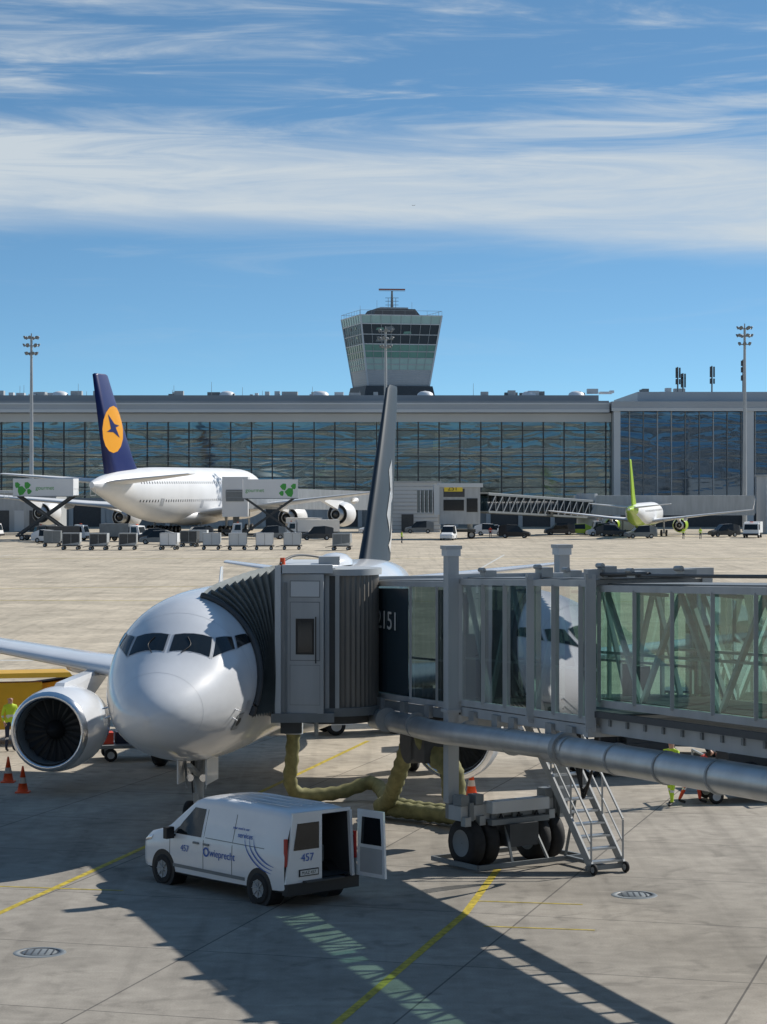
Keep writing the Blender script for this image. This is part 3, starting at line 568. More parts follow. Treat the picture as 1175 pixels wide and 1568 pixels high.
# ------------------------------------------------------------------ van
vb=Bld()
stv=[(0,.66,.36,.70,.78,.58),(.03,.80,.31,.78,.90,.68),(.12,.87,.28,.85,.98,.74),(.30,.925,.26,.93,1.06,.79),(.85,.955,.25,1.04,1.19,.84),(1.0,.96,.25,1.06,1.27,.83),(1.72,.96,.25,1.10,1.83,.73),(1.95,.96,.25,1.1,1.905,.74),(2.6,.96,.25,1.1,1.94,.75),(4.5,.96,.28,1.1,1.92,.75),(4.82,.955,.30,1.1,1.885,.75),(4.93,.94,.32,1.1,1.83,.73)]
def vring(s_):
    x,w_,zb,zw,zt,wr=s_; r=[]
    pts=[(w_*.9,zb),(w_*.985,zb+.06),(w_,zb+.16),(w_*1.003,zw-.35*(zw-zb)),(w_*.992,zw),(wr+(w_-wr)*.14,zt-.17*(zt-zw)),(wr*1.0,zt-.085*(zt-zw)),(wr*.93,zt-.02*(zt-zw)),(wr*.8,zt+.005),(wr*.4,zt+.02)]
    for y,z in pts: r.append(V((x,-y,z)))
    for y,z in reversed(pts): r.append(V((x,y,z)))
    return r
def vmf(i,j):
    if i==5 and 7<=j<=11: return DGLASS
    if j in(0,18) or j==19: return DGREY
    return VANW
vb.loft([vring(s_) for s_ in stv],VANW,smooth=True,mf=vmf)
vb.add(vring(stv[0]),[list(range(20))],DGREY)
def sidey(x,z):
    for i in range(len(stv)-1):
        if x<=stv[i+1][0]:
            t=(x-stv[i][0])/(stv[i+1][0]-stv[i][0]); s_=[stv[i][k]+(stv[i+1][k]-stv[i][k])*t for k in range(6)]; break
    x_,w_,zb,zw,zt,wr=s_
    P=[(w_*.985,zb+.06),(w_,zb+.16),(w_*1.003,zw-.35*(zw-zb)),(w_*.992,zw),(wr+(w_-wr)*.14,zt-.17*(zt-zw)),(wr*1.0,zt-.085*(zt-zw))]
    for (ya,za),(yb,zb_) in zip(P,P[1:]):
        if z<=zb_: return ya+(yb-ya)*(z-za)/(zb_-za)
    return P[-1][0]
for s_ in(-1,1):
    f=lambda x,z,o=.008: V((x,s_*(sidey(x,z)+o),z))
    vb.patch([(1.22,1.12),(2.2,1.13),(2.2,1.70),(1.80,1.70)],lambda x,z:f(x,z,.010),DGLASS)
    vb.patch([(1.0,1.09),(1.18,1.11),(1.40,1.32),(1.25,1.28)],lambda x,z:f(x,z,.010),DGLASS)
    for xa in(1.12,2.28,3.25): 
        vb.patch([(xa,.42),(xa+.016,.42),(xa+.016,1.06 if xa<2 else 1.7),(xa,1.06 if xa<2 else 1.7)],lambda x,z:f(x,z,.004),DGREY)
    vb.patch([(1.25,.42),(3.7,.42),(3.7,.49),(1.25,.49)],lambda x,z:f(x,z,.012),MGREY)
    vb.patch([(2.35,1.13),(4.3,1.13),(4.3,1.145),(2.35,1.145)],lambda x,z:f(x,z,.006),MGREY)
    for xa in(2.05,2.4,): vb.box((xa,s_*(sidey(xa,1.0)+.02),1.0),(.18,.03,.04),MGREY)
    vb.box((1.28,s_*1.1,1.14),(.12,.2,.24),BLACK); vb.beam((1.3,s_*.95,1.08),(1.28,s_*1.08,1.1),.05,.05,BLACK)
    for xw in(.9,4.15):
        vb.cyl((xw,s_*.60,.34),(xw,s_*.967,.34),.40,.40,BLACK,32)
        wheel(vb,(xw,s_*.88,.325),.325,.23)
        for k in range(8):
            a=k*math.pi/4; vb.beam((xw,s_*.985,.325),(xw+.19*math.cos(a),s_*.99,.325+.19*math.sin(a)),.035,.012,LGREY)
        vb.cyl((xw,s_*.95,.325),(xw,s_*1.0,.325),.06,.05,MGREY,12)
    vb.patch([(.14,.82),(.42,.90),(.50,1.0),(.2,.93)],lambda x,z:f(x,z,.012),SILVER)
    vb.box((4.93,s_*.905,1.12),(.05,.06,.55),REDP)
vb.bb(-.03,.1,-.72,.72,.3,.55,BLACK); vb.bb(-.02,.04,-.5,.5,.6,.78,BLACK)
vb.bb(4.85,5.03,-.93,.93,.27,.50,BLACK); vb.bb(4.9,5.1,-.5,.5,.5,.53,DGREY)
for q in([(2.6,-.86,.55),(4.94,-.86,.55),(4.94,.86,.55),(2.6,.86,.55)],[(2.6,-.86,.55),(2.6,.86,.55),(2.6,.7,1.8),(2.6,-.7,1.8)],[(2.6,.86,.55),(4.94,.86,.55),(4.94,.72,1.8),(2.6,.72,1.8)],[(2.6,-.86,.55),(4.94,-.86,.55),(4.94,-.72,1.8),(2.6,-.72,1.8)],[(2.6,-.72,1.8),(4.94,-.72,1.8),(4.94,.72,1.8),(2.6,.72,1.8)]): vb.quad(q,DGREY)
vb.box((3.9,.4,.8),(.7,.5,.5),MGREY); vb.box((3.6,.35,1.25),(.4,.4,.35),LGREY)
vb.hexa([(4.93,-.94,.50),(4.97,-.94,.50),(4.97,0,.50),(4.93,0,.50),(4.93,-.75,1.84),(4.97,-.75,1.84),(4.97,0,1.84),(4.93,0,1.84)],VANW)
vb.quad([(4.978,-.74,1.15),(4.978,-.08,1.15),(4.978,-.08,1.68),(4.978,-.64,1.68)],DGLASS)
vb.bb(4.97,4.995,-.6,-.1,.62,.76,BLACK); vb.quad([(4.998,-.58,.64),(4.998,-.12,.64),(4.998,-.12,.74),(4.998,-.58,.74)],REFL)
vb.beam((4.95,.82,.5),(4.95,.74,1.84),.06,.08,VANW); vb.beam((4.95,-.75,1.86),(4.95,.75,1.86),.05,.07,VANW)
hx,hy=4.98,.93
dd=V((math.cos(.06),math.sin(.06),0)); dn=V((-dd.y,dd.x,0))
def D(a,o,z): return V((hx,hy,0))+dd*a+dn*o+V((0,0,z))
vb.hexa([D(0,0,.5),D(.80,0,.5),D(.80,.05,.5),D(0,.05,.5),D(0,0,1.84),D(.74,0,1.84),D(.74,.05,1.84),D(0,.05,1.84)],VANW)
for o in(-.004,.054): vb.quad([D(.1,o,1.15),D(.70,o,1.15),D(.66,o,1.7),D(.14,o,1.7)],DGLASS)
vb.quad([D(.08,-.004,.58),D(.72,-.004,.58),D(.72,-.004,1.08),D(.08,-.004,1.08)],LGREY)
for y in(-.45,-.15,.15,.45): vb.box((3.5,y,1.958),(2.0,.05,.012),VANW)
vb.box((2.1,-.4,1.1),(.15,.45,.7),BLACK)
VM=frame(-4.52,50.95,.66,-.75); VO=vb.done('delivery_van',VM,sharp=40)
def vtext(nm,body,size,x,z,m,xs=1): 
    y=-(sidey(x,z)+.014); a=V((0,-(sidey(x,z+.1)-sidey(x,z)),.1))
    text(nm,body,size,(x,y,z),(1,0,0),tuple(a),m,VO,.002,xs)
vtext('fleet_number','457',.19,1.52,.78,BLUEP); vtext('brand_lettering','wieprecht',.22,2.52,.78,BLUEP,.95); vtext('slogan','your need is our',.08,3.2,1.42,BLUEP); vtext('slogan_second','services',.15,3.4,1.27,BLUEP)
text('rear_number','457',.22,(4.985,-.55,.92),(0,1,0),(0,0,1),BLUEP,VO,.002); text('plate_text','M:AZ 457',.09,(5.001,-.55,.66),(0,1,0),(0,0,1),BLACK,VO,.001)
lg=Bld()
def vs(x,z): return V((x,-(sidey(x,z)+.013),z))
for k in range(3):
    P=[]
    for i in range(13):
        t=i/12; a=t*1.5; x=3.62+.15*k+(1.05-.12*k)*(1-math.cos(a))*.95; z=1.40-.03*k-(.74-.1*k)*math.sin(a)
        wd=.035*math.sin(math.pi*min(1,t*.9+.1))+.006
        P+= [vs(min(x,4.85),z),vs(min(x,4.85),z+wd)]
    lg.add(P,[(2*i,2*i+1,2*i+3,2*i+2) for i in range(12)],BLUEP)
lg.lathe([(0,.06),(.001,.1)],(2.40,-(sidey(2.40,.85)+.014),.85),(0,1,0),BLUEP,20)
l_=lg.done('swoosh_graphic'); l_.parent=VO
# ------------------------------------------------------------------ people
def person(name,loc,yaw,top,leg,pose='stand',sc=1):
    J_={'p':(0,0,.95,.13),'s':(0,0,1.14,.125),'c':(0,.0,1.36,.155),'n':(0,.0,1.50,.06),'h1':(0,-.02,1.585,.078),'h2':(0,-.015,1.69,.092)}
    ks=.0 if pose=='stand' else .16
    for s_,sg in(('L',1),('R',-1)):
        k=ks*sg
        J_['sh'+s_]=(sg*.18,0,1.42,.062);J_['el'+s_]=(sg*.25,.03-k,1.15,.046);J_['wr'+s_]=(sg*.25,-.12-k*1.5,.95,.03);J_['ha'+s_]=(sg*.24,-.17-k*1.5,.90,.036)
        J_['hp'+s_]=(sg*.095,0,.88,.092);J_['kn'+s_]=(sg*.115,-.04-k*.9,.49,.064);J_['an'+s_]=(sg*.12,.03-k*1.6,.09,.042);J_['to'+s_]=(sg*.13,-.16-k*1.6,.05,.04)
    E=[('p','s'),('s','c'),('c','n'),('n','h1'),('h1','h2')]
    for s_ in'LR': E+=[('c','sh'+s_),('sh'+s_,'el'+s_),('el'+s_,'wr'+s_),('wr'+s_,'ha'+s_),('p','hp'+s_),('hp'+s_,'kn'+s_),('kn'+s_,'an'+s_),('an'+s_,'to'+s_)]
    if pose=='bend':
        for k in list(J_):
            x,y,z,r=J_[k]
            if z>1.0 or k[:2] in('el','wr','ha'):
                a=.9; dz=z-.95; J_[k]=(x,y*math.cos(a)-dz*math.sin(a),.95+dz*math.cos(a),r)
    ks_=list(J_); me=bpy.data.meshes.new(name+'_s'); me.from_pydata([J_[k][:3] for k in ks_],[(ks_.index(a),ks_.index(b)) for a,b in E],[])
    o=bpy.data.objects.new(name+'_s',me); scene.collection.objects.link(o); md=o.modifiers.new('s','SKIN')
    for i,k in enumerate(ks_): me.skin_vertices[0].data[i].radius=(J_[k][3],J_[k][3]*(.8 if k in'psc' else 1))
    me.skin_vertices[0].data[0].use_root=True
    sb=o.modifiers.new('u','SUBSURF'); sb.levels=2
    dg=bpy.context.evaluated_depsgraph_get(); me2=bpy.data.meshes.new_from_object(o.evaluated_get(dg)); bpy.data.objects.remove(o)
    ms=[top,leg,SKIN,HAIR,REFL,BOOT]; me2.materials.clear()
    for m in ms: me2.materials.append(m)
    hd=V(J_['h2'][:3]); nk=V(J_['n'][:3])
    for p in me2.polygons:
        c=p.center; p.use_smooth=True; i=0 if c.z>.93 else 1
        if pose=='bend' and (abs(c.x)>.17 or c.y<-.2): i=0
        if (c-hd).length<.2 and (c-nk).length>.03: i=3 if (c.z>hd.z+.03 or c.y>hd.y+.04) else 2
        for s_ in'LR':
            if (c-V(J_['ha'+s_][:3])).length<.075: i=2
        if c.z<.13: i=5
        if i==1 and .38<c.z<.44: i=4
        if i==0 and pose!='bend' and 1.08<c.z<1.13: i=4
        p.material_index=i
    b=Bld()
    for s_,sg in(('L',1),('R',-1)):
        a=V(J_['ha'+s_][:3])
        for k,(L_,dx) in enumerate(((.07,-.025),(.08,-.008),(.075,.009),(.058,.025))):
            b.tube([a+V((dx*.9,-.01,-.02)),a+V((dx,-.03,-.02-L_*.5)),a+V((dx,-.02,-.02-L_))],.0085,SKIN,6)
        b.tube([a+V((-sg*.02,-.01,0)),a+V((-sg*.045,-.03,-.03)),a+V((-sg*.045,-.035,-.055))],.010,SKIN,6)
    b.lathe([(0,.016),(.022,.004)],hd+V((0,-.088,-.045)),(0,-1,0),SKIN,8)
    for sg in(1,-1):
        b.box(hd+V((sg*.09,.0,-.04)),(.015,.03,.05),SKIN); b.lathe([(0,.01),(.004,.001)],hd+V((sg*.033,-.088,-.01)),(0,-1,0),BLACK,8)
    b.box(hd+V((0,-.086,-.085)),(.045,.008,.008),HIORG)
    ob=bpy.data.objects.new(name,me2); scene.collection.objects.link(ob)
    c=b.done('hands_and_face'); c.parent=ob
    ob.matrix_world=Matrix.Translation(loc)@Matrix.Rotation(yaw,4,'Z')@Matrix.Scale(sc,4)
    return ob
person('ground_worker',(-11.75,74,0),.5,HIVIS,NAVY)
person('ground_worker',(7.55,61.6,0),-.6,HIVIS,HIVIS,'walk'); person('ground_worker',(8.1,62.0,0),1.2,HIORG,HIORG,'bend')
for x,y in((2.5,322),(44,345),(46.5,345),(-48,330),(-27,300),(16,352)): person('ground_worker',(x,y,0),random.random()*6,random.choice([HIVIS,HIORG]),NAVY)
# ------------------------------------------------------------------ cones
def cone(x,y):
    b=Bld(); b.box((0,0,.02),(.38,.38,.04),ORANGE)
    P=[(.04,.15),(.26,.11),(.26,.111),(.42,.08),(.42,.081),(.52,.06),(.52,.061),(.72,.025),(.73,.001)]
    b.lathe(P,(0,0,0),(0,0,1),ORANGE,20,mf=lambda i,j:REFL if i in(2,5) else ORANGE); o=b.done('traffic_cone'); o.location=(x,y,0)
cone(-10.6,66.4); cone(-9.85,64.2); cone(2.38,63.6)
# ------------------------------------------------------------------ vehicles
def truck(name,x,y,yaw,L_=6,hh=2.8,body=None,cabm=None,raised=0,logo=False,w_=2.4,sc=1):
    b=Bld(); body=body or WHITE2; cabm=cabm or WHITE2
    b.bb(0,L_,-w_*.3,w_*.3,.5,.75,DGREY)
    b.hexa([(-.2,-w_/2,.45),(1.5,-w_/2,.45),(1.5,w_/2,.45),(-.2,w_/2,.45),(.25,-w_*.46,2.2),(1.5,-w_*.46,2.3),(1.5,w_*.46,2.3),(.25,w_*.46,2.2)],cabm)
    b.quad([(-.02,-w_*.42,1.25),(-.02,w_*.42,1.25),(.21,w_*.4,2.05),(.21,-w_*.4,2.05)],DGLASS)
    for s_ in(-1,1): b.quad([(.35,s_*(w_*.492),1.25),(1.3,s_*(w_*.492),1.25),(1.3,s_*(w_*.475),2.05),(.5,s_*(w_*.475),2.05)],DGLASS)
    z0=.8+raised
    b.bb(1.65,L_+.2,-w_/2,w_/2,z0,z0+hh-.8,body); b.bb(1.6,L_+.25,-w_/2-.03,w_/2+.03,z0-.1,z0,MGREY)
    if raised:
        for s_ in(-1,1):
            b.beam((2,s_*.7,.8),(L_-.3,s_*.7,z0),.12,.3,DGREY); b.beam((L_-.3,s_*.75,.8),(2,s_*.75,z0),.12,.3,DGREY)
        b.bb(-.9,1.6,-w_/2,w_/2,z0,z0+.1,MGREY)
        for s_ in(-1,1): b.beam((-.9,s_*w_/2,z0+1),(1.6,s_*w_/2,z0+1),.05,.05,LGREY); b.beam((-.9,s_*w_/2,z0),(-.9,s_*w_/2,z0+1),.05,.05,LGREY)
    for xx in(.8,L_-1.1):
        for s_ in(-1,1): wheel(b,(xx,s_*(w_/2-.15),.42),.42,.28)
    b.bb(-.28,-.15,-w_*.48,w_*.48,.4,.7,BLACK); b.box((.9,0,2.4),(.2,.5,.12),ORANGE)
    if logo:
        for s_ in(-1,1):
            for k,(xa,za,ra) in enumerate(((L_-1.0,.3,.8),(L_-1.9,.6,.6),(L_-.4,.62,.5),(L_-2.2,.25,.45))): b.patch([(xa+ra*math.cos(a)*(1 if a%2 else .6),z0+(hh-.8)*za+ra*math.sin(a)*.9) for a in range(7)],lambda x_,z_:V((x_,s_*(w_/2+.02+.004*k),z_)),GREENP,k=1,sub=1)
    o=b.done(name,frame(x,y,math.cos(yaw),math.sin(yaw),0,sc))
    if logo:
        text('lettering','gourmet',.8,(2.0,-(w_/2+.02),z0+.9),(1,0,0),(0,0,1),GREENP,o); text('lettering','gourmet',.8,(L_-3.2,w_/2+.02,z0+.9),(-1,0,0),(0,0,1),GREENP,o)
    return o
def car(name,x,y,yaw,m,sc=1,tall=0):
    b=Bld(); S=[(0,.75,.3,.6,.62),(.1,.85,.25,.7,.8),(1.0,.9,.25,.8,.95+tall*.1),(1.7,.88,.25,.85,1.45+tall*.4),(3.2,.88,.25,.85,1.5+tall*.45),(4.1,.86,.25,.8,1.05+tall*.8),(4.3,.8,.3,.7,.8+tall)]
    b.loft([[V((x_,-w_,zb)),V((x_,-w_,zw)),V((x_,-w_*.78,zt)),V((x_,w_*.78,zt)),V((x_,w_,zw)),V((x_,w_,zb))] for x_,w_,zb,zw,zt in S],m,cap=True,smooth=False,mf=lambda i,j:DGLASS if (i in(2,) and j==2) or (i in(2,3) and j in(1,3)) or (i==4 and j in(2,)) else m)
    for xx in(.8,3.4):
        for s_ in(-1,1): wheel(b,(xx,s_*.8,.32),.32,.2)
    b.done(name,frame(x,y,math.cos(yaw),math.sin(yaw),0,sc))
truck('catering_truck',-42.5,337,2.95,10.5,3.3,raised=5.6,logo=True); truck('catering_truck',-22.6,350,.1,9.6,3.6,raised=5.2,logo=True); truck('catering_truck',-57,350,3.0,8,3.2,raised=5.2)
truck('fuel_truck',-15,360,.2,8,2.6); truck('box_truck',-8,368,3.1,7,2.8); truck('box_truck',-53,318,2.9,6,2.6,MGREY,DGREY)
truck('box_truck',-62,322,0.2,6,2.4,LGREY,MGREY); truck('box_truck',33,372,0,7,2.8)
truck('box_truck',55,352,1.3,5,2.4); truck('box_truck',70,385,1.5,6,2.7,MGREY); truck('box_truck',-49,330,.3,6,2.2,DGREY,DGREY); truck('box_truck',-34,332,2.8,6,2.5,MGREY,WHITE2)
for x,y,a,m,t in((14.5,370,0,WHITE2,0),(19,368,3.0,WHITE2,.5),(25.5,372,.1,DGREY,.6),(28.5,374,0,LIME,.2),(31.5,365,.1,WHITE2,.8),(37.5,362,2.9,DGREY,.4),(67,368,0,WHITE2,.5),(62,372,.1,MGREY,.5),(3.5,385,0,MGREY,.8),(-4,380,.1,WHITE2,.4),(-11,385,3,DGREY,.5),(9,338,1.4,WHITE2,.9),(-35,330,.2,DGREY,.6),(-19,345,.2,MGREY,.7),(-64,335,.1,DGREY,.4),(-33,318,0,MGREY,.5),(-29,335,.3,DGREY,.9),(-44,325,2.9,WHITE2,.3),(-12,340,.1,DGREY,.8),(50,360,.3,DGREY,.7),(36,350,.2,MGREY,.6),(22,352,3.0,BLACK,.8)):
    car('parked_car',x,y,a,m,1.1,t)
def dolly(x,y,m,yaw=0,fm=None):
    b=Bld(); b.bb(-1.3,1.3,-.8,.8,.45,.55,DGREY); b.beam((-1.3,0,.5),(-2.0,0,.35),.08,.08,DGREY)
    for xx in(-.9,.9):
        for s_ in(-1,1): wheel(b,(xx,s_*.7,.22),.22,.14)
    b.add([V(p) for p in [(-1.0,-.76,.58),(1.0,-.76,.58),(1.2,-.76,1.0),(1.2,-.76,2.1),(-1.0,-.76,2.1),(-1.0,.76,.58),(1.0,.76,.58),(1.2,.76,1.0),(1.2,.76,2.1),(-1.0,.76,2.1)]],[(0,1,2,3,4),(9,8,7,6,5),(0,5,6,1),(1,6,7,2),(2,7,8,3),(3,8,9,4),(4,9,5,0)],m)
    if fm: b.quad([(-.92,-.768,.68),(1.1,-.768,.95),(1.1,-.768,1.98),(-.92,-.768,1.98)],fm)
    for xx in(-.98,.1,1.15): b.box((xx,-.78,1.35),(.05,.03,1.45),STEEL)
    b.box((.08,-.775,2.06),(2.15,.03,.06),STEEL); b.box((.0,-.775,.62),(2.0,.03,.06),STEEL)
    b.done('baggage_container_dolly',frame(x,y,math.cos(yaw),math.sin(yaw),0,1.0))
for X_,Y_,m,fm in((-38.8,292,LGREY,DGREY),(-35.2,290.5,LGREY,DGREY),(-31.7,291,LGREY,DGREY),(-26.6,291.5,WHITE2,None),(-21.4,292,PALE,None),(-18.1,290.6,PALE,None),(-14.8,291,WHITE2,None),(-11.4,292,PALE,None),(-5.2,290,ALU,MGREY),(-43,305,MGREY,None),(-25.2,305,DGREY,None),(-24.3,309,PALE,None)):
    dolly(X_,Y_,m,random.uniform(-.15,.15),fm)
# belt loader
b=Bld(); b.bb(-2.6,2.6,-.9,.9,.5,1.1,YPAINT); b.beam((-3.6,.2,1.1),(3.2,.2,1.95),.9,.3,YPAINT); b.beam((-3.6,.2,1.28),(3.2,.2,2.13),.6,.05,BLACK)
for xx in(-1.8,1.8):
    for s_ in(-1,1): wheel(b,(xx,s_*.75,.4),.4,.25)
b.bb(-.4,1.6,-.88,-.3,1.1,2.0,YPAINT); b.hexa([(-1.6,-.9,2.15),(2.6,-.9,2.15),(2.6,.8,2.15),(-1.6,.8,2.15),(-1.5,-.8,2.3),(2.5,-.8,2.3),(2.5,.7,2.3),(-1.5,.7,2.3)],YPAINT)
for xx in(-1.5,2.4):
    for yy in(-.8,.7): b.beam((xx,yy,1.0),(xx,yy,2.15),.06,.06,BLACK)
b.beam((-.8,-.6,.9),(-.6,-.6,1.9),.06,.06,BLACK); b.done('belt_loader',frame(-12.8,76.5,1,.25))
def tug(name,x,y,yaw,m):
    b=Bld(); b.bb(0,3,-.75,.75,.3,.95,m); b.bb(1.7,2.9,-.7,.7,.95,1.1,DGREY)
    for xx in(.6,2.4):
        for s_ in(-1,1): wheel(b,(xx,s_*.7,.36),.36,.25)
    b.box((1.3,0,1.25),(.5,.5,.6),BLACK)
    for xx in(.9,2.2):
        for s_ in(-1,1): b.beam((xx,s_*.65,.95),(xx,s_*.6,1.95),.06,.06,m)
    b.bb(.8,2.3,-.7,.7,1.95,2.02,m); b.beam((.9,0,1.1),(1.05,0,1.45),.04,.3,BLACK)
    b.done(name,frame(x,y,math.cos(yaw),math.sin(yaw)))
tug('baggage_tug',9.5,66,.1,DGREY); tug('baggage_tug',-8.2,80,.1,MGREY); tug('baggage_tug',11,73,2.9,MGREY); tug('baggage_tug',5.2,68,.2,DGREY)
truck('box_truck',-2.4,79,.3,4.5,2.4,WHITE,WHITE,w_=1.9,sc=.8)
for x,y in((12.5,65),(15.2,65.5),(7.4,70),(3.2,76)):
    dolly(x,y,DGREY)
def cartl(x,y,yaw):
    b=Bld(); b.bb(-1.3,1.3,-.7,.7,.4,.5,MGREY)
    for xx in(-.9,.9):
        for s_ in(-1,1): wheel(b,(xx,s_*.6,.2),.2,.12)
    for xx in(-1.25,1.25):
        for s_ in(-1,1): b.beam((xx,s_*.65,.5),(xx,s_*.65,1.3),.05,.05,LGREY)
        b.beam((xx,-.65,1.3),(xx,.65,1.3),.05,.05,LGREY)
    for k in range(5): b.box((-1+k*.5,random.uniform(-.3,.3),.5+.18),(.42,.55,.35),random.choice([HIORG,NAVY,DGREY,BLUEP]))
    b.done('baggage_cart',frame(x,y,math.cos(yaw),math.sin(yaw)))
cartl(9.6,62.6,.1); cartl(-7.5,72,.2)
# ------------------------------------------------------------------ light masts
def mast(x,y,hh):
    b=Bld(); b.cyl((0,0,0),(0,0,hh-1),.42,.2,LGREY,16); b.cyl((0,0,hh-4.2),(0,0,hh),.12,.1,STEEL,10)
    for z,r in((hh-3.6,.95),(hh-2.2,1.25),(hh-.9,1.15)):
        b.lathe([(0,r),(.08,r),(.08,r-.1),(0,r-.1),(0,r)],(0,0,z),(0,0,1),STEEL,20)
        for k in range(6):
            a=k*math.pi/3+z; p=V((math.cos(a)*r,math.sin(a)*r,z)); b.beam((0,0,z),p,.06,.06,STEEL)
            d=V((math.cos(a),math.sin(a),-.5)).normalized(); b.lathe([(-.2,.02),(-.15,.2),(.15,.33),(.16,.3),(.1,.02)],p+V((0,0,.2)),tuple(d),MGREY,12)
    for k in range(3): a=k*2.1; b.beam((math.cos(a)*.3,math.sin(a)*.3,0),(math.cos(a)*.3,math.sin(a)*.3,1.5),.1,.1,STEEL)
    o=b.done('floodlight_mast'); o.location=(x,y,0)
mast(-60.2,402,33.8); mast(.35,402,35.0); mast(61.6,401,35.4)
# ------------------------------------------------------------------ terminal (far)
T=Bld(); X0,X1=-130,42.6; Y=440
T.bb(X0,130,Y+6,Y+60,0,4,INTER)
T.bb(X0,42,Y-3,Y+60,21.3,23.0,FASCIA); T.bb(X0,42,Y-2.2,Y+58,23.02,23.5,FASCIA2); T.bb(X0,41,Y+8,Y+50,23.5,24.9,FASCIA2)
T.bb(X0,42,Y-3.12,Y-3.01,21.3,21.9,PALE); T.bb(X0,42,Y-3.08,Y-3.01,22.8,23.1,PALE)
T.bb(X0,X1,Y-.6,Y-.05,19.6,21.2,PALE)
T.bb(42.3,130,Y-4.5,Y+60,21.6,23.3,FASCIA); T.bb(42.3,130,Y-4.62,Y-4.51,21.5,22.1,PALE); T.bb(48,130,Y+4,Y+50,23.3,25.4,FASCIA)
T.bb(X0,X1,Y-.6,Y-.05,4.6,5.4,FASCIA2)
T.quad([(X0,Y,5.4),(X1,Y,5.4),(X1,Y,19.6),(X0,Y,19.6)],TGLASS)
x=X0
k=0
while x<X1:
    T.bb(x-.12,x+.12,Y-.3,Y-.02,5.4,19.6,DGREY)
    if k%3==0: T.bb(x-.3,x+.3,Y+3,Y+3.6,4,21.3,LGREY)
    x+=3.9; k+=1
for z in(7.4,9.3,11.2,13.1,16.4,18.0): T.bb(X0,X1,Y-.2,Y-.03,z-.08,z+.08,DGREY)
for z in(12.2,13.6,14.1,14.6): T.bb(X0,X1,Y-.55,Y-.32,z-.04,z+.04,LGREY)
T.bb(X0,X1,Y+4,Y+30,9.4,10.0,INTER); T.bb(X0,X1,Y+4,Y+30,14.0,14.5,INTER); T.bb(X0,130,Y+14,Y+14.5,0,21.3,INTERD)
for x in range(-128,42,4):
    for z in(6.4,10.8,15.6):
        r_=random.random()
        if r_<.75: T.box((x+random.uniform(-1,1),Y+12,z+random.uniform(.5,2)),(random.uniform(1.5,4),.3,random.uniform(.8,2.6)),random.choice([INTER,LGREY,MGREY,INTER,DGREY]))
for x in range(-125,40,13):
    s_=random.choice([-1,1]); z0=random.choice([5,10]); T.beam((x,Y+1.2,z0),(x+s_*9,Y+1.2,z0+4.2),.8,.35,PALE); T.beam((x,Y+1.3,z0+1),(x+s_*9,Y+1.3,z0+5.2),.1,.1,PALE)
    if random.random()<.7: T.beam((x+4,Y+2,9.8),(x+4+s_*8,Y+2,14.2),.8,.3,PALE)
for x in range(-125,40,5):
    if random.random()<.5: T.box((x,Y+2.4,11.0+random.choice([-4.4,0,4.3])),(random.uniform(.6,2.5),.6,random.uniform(.8,1.8)),random.choice([PALE,LGREY,DGREY,YSIGN,MGREY]))
x=X0
while x<X1:
    T.bb(x,x+5.2,Y-.3,Y+.2,0,4.6,random.choice([DGREY,MGREY,LGREY,DGREY])); T.bb(x+5.2,x+6,Y-.6,Y+.2,0,4.6,LGREY)
    x+=6
T.bb(42.7,43.9,Y-4.4,Y+1,0,21.5,PALE); T.bb(67.2,68.6,Y-4.4,Y+1,0,21.5,PALE)
T.quad([(43.9,Y-2,2.5),(130,Y-2,2.5),(130,Y-2,21.5),(43.9,Y-2,21.5)],TGLASSB)
x=43.9+1.9
while x<130: T.bb(x-.09,x+.09,Y-2.4,Y-2.02,2.5,21.5,LGREY if int(x)%2 else MGREY); x+=2.6
for z in(5.5,9,12.5,16,19.3): T.bb(43.9,130,Y-2.3,Y-2.03,z-.07,z+.07,MGREY)
for x in range(46,80,4): T.bb(x,x+random.uniform(1,3),Y+1,Y+1.3,random.choice([3,8,12]),random.choice([13,17,20]),random.choice([LGREY,MGREY,INTER]))
T.bb(43.9,130,Y-2.2,Y-1.9,0,2.5,DGREY)
for i in range(46):
    x=random.uniform(-80,80); hh=random.uniform(.4,1.0); z=24.9 if x<40 else 25.4
    T.box((x,Y+random.uniform(10,16),z+hh/2),(random.uniform(.5,2.5),2,hh),random.choice([PALE,LGREY,MGREY,WHITE2]))
for i in range(12):
    x=random.uniform(-75,40); T.cyl((x,Y+9.5,24.9),(x,Y+9.5,24.9+random.uniform(.8,3)),.05,.03,STEEL,6)
for x in(-62,-30,-12,8,28,37): T.lathe([(0,1.6),(.5,1.4),(.8,.9),(.95,.01)],(x,Y+11,24.9),(0,0,1),WHITE2,16)
T.box((-18,Y+12,25.2),(3,3,1.0),LGREY)
for x,hh in((55.8,4.8),(56.8,3.6),(62.3,5.0),(68.2,6.2)):
    T.cyl((x,Y+6,25.4),(x,Y+6,25.4+hh),.16,.14,MGREY,10)
    for q in(.5,.75,.95):
        for a in(0,2.1,4.2): T.box((x+.4*math.cos(a),Y+6+.4*math.sin(a),25.4+hh*q-.4),(.3,.25,1.0),DGREY)
T.done('airport_terminal')
# near concourse behind the camera
NT=Bld(); NT.bb(-300,300,-40,-6,0,26,PALE); NT.bb(-300,300,-42,-4,26,27.5,FASCIA)
for x in range(-298,300,9): NT.bb(x-.3,x+.3,-6,-5.4,0,26,PALE)
for z in(2.5,7.5,12.5,17.5,22.5): NT.quad([(-300,-5.98,z-1.3),(300,-5.98,z-1.3),(300,-5.98,z+1.3),(-300,-5.98,z+1.3)],CABGLASS)
NT.done('concourse_building')
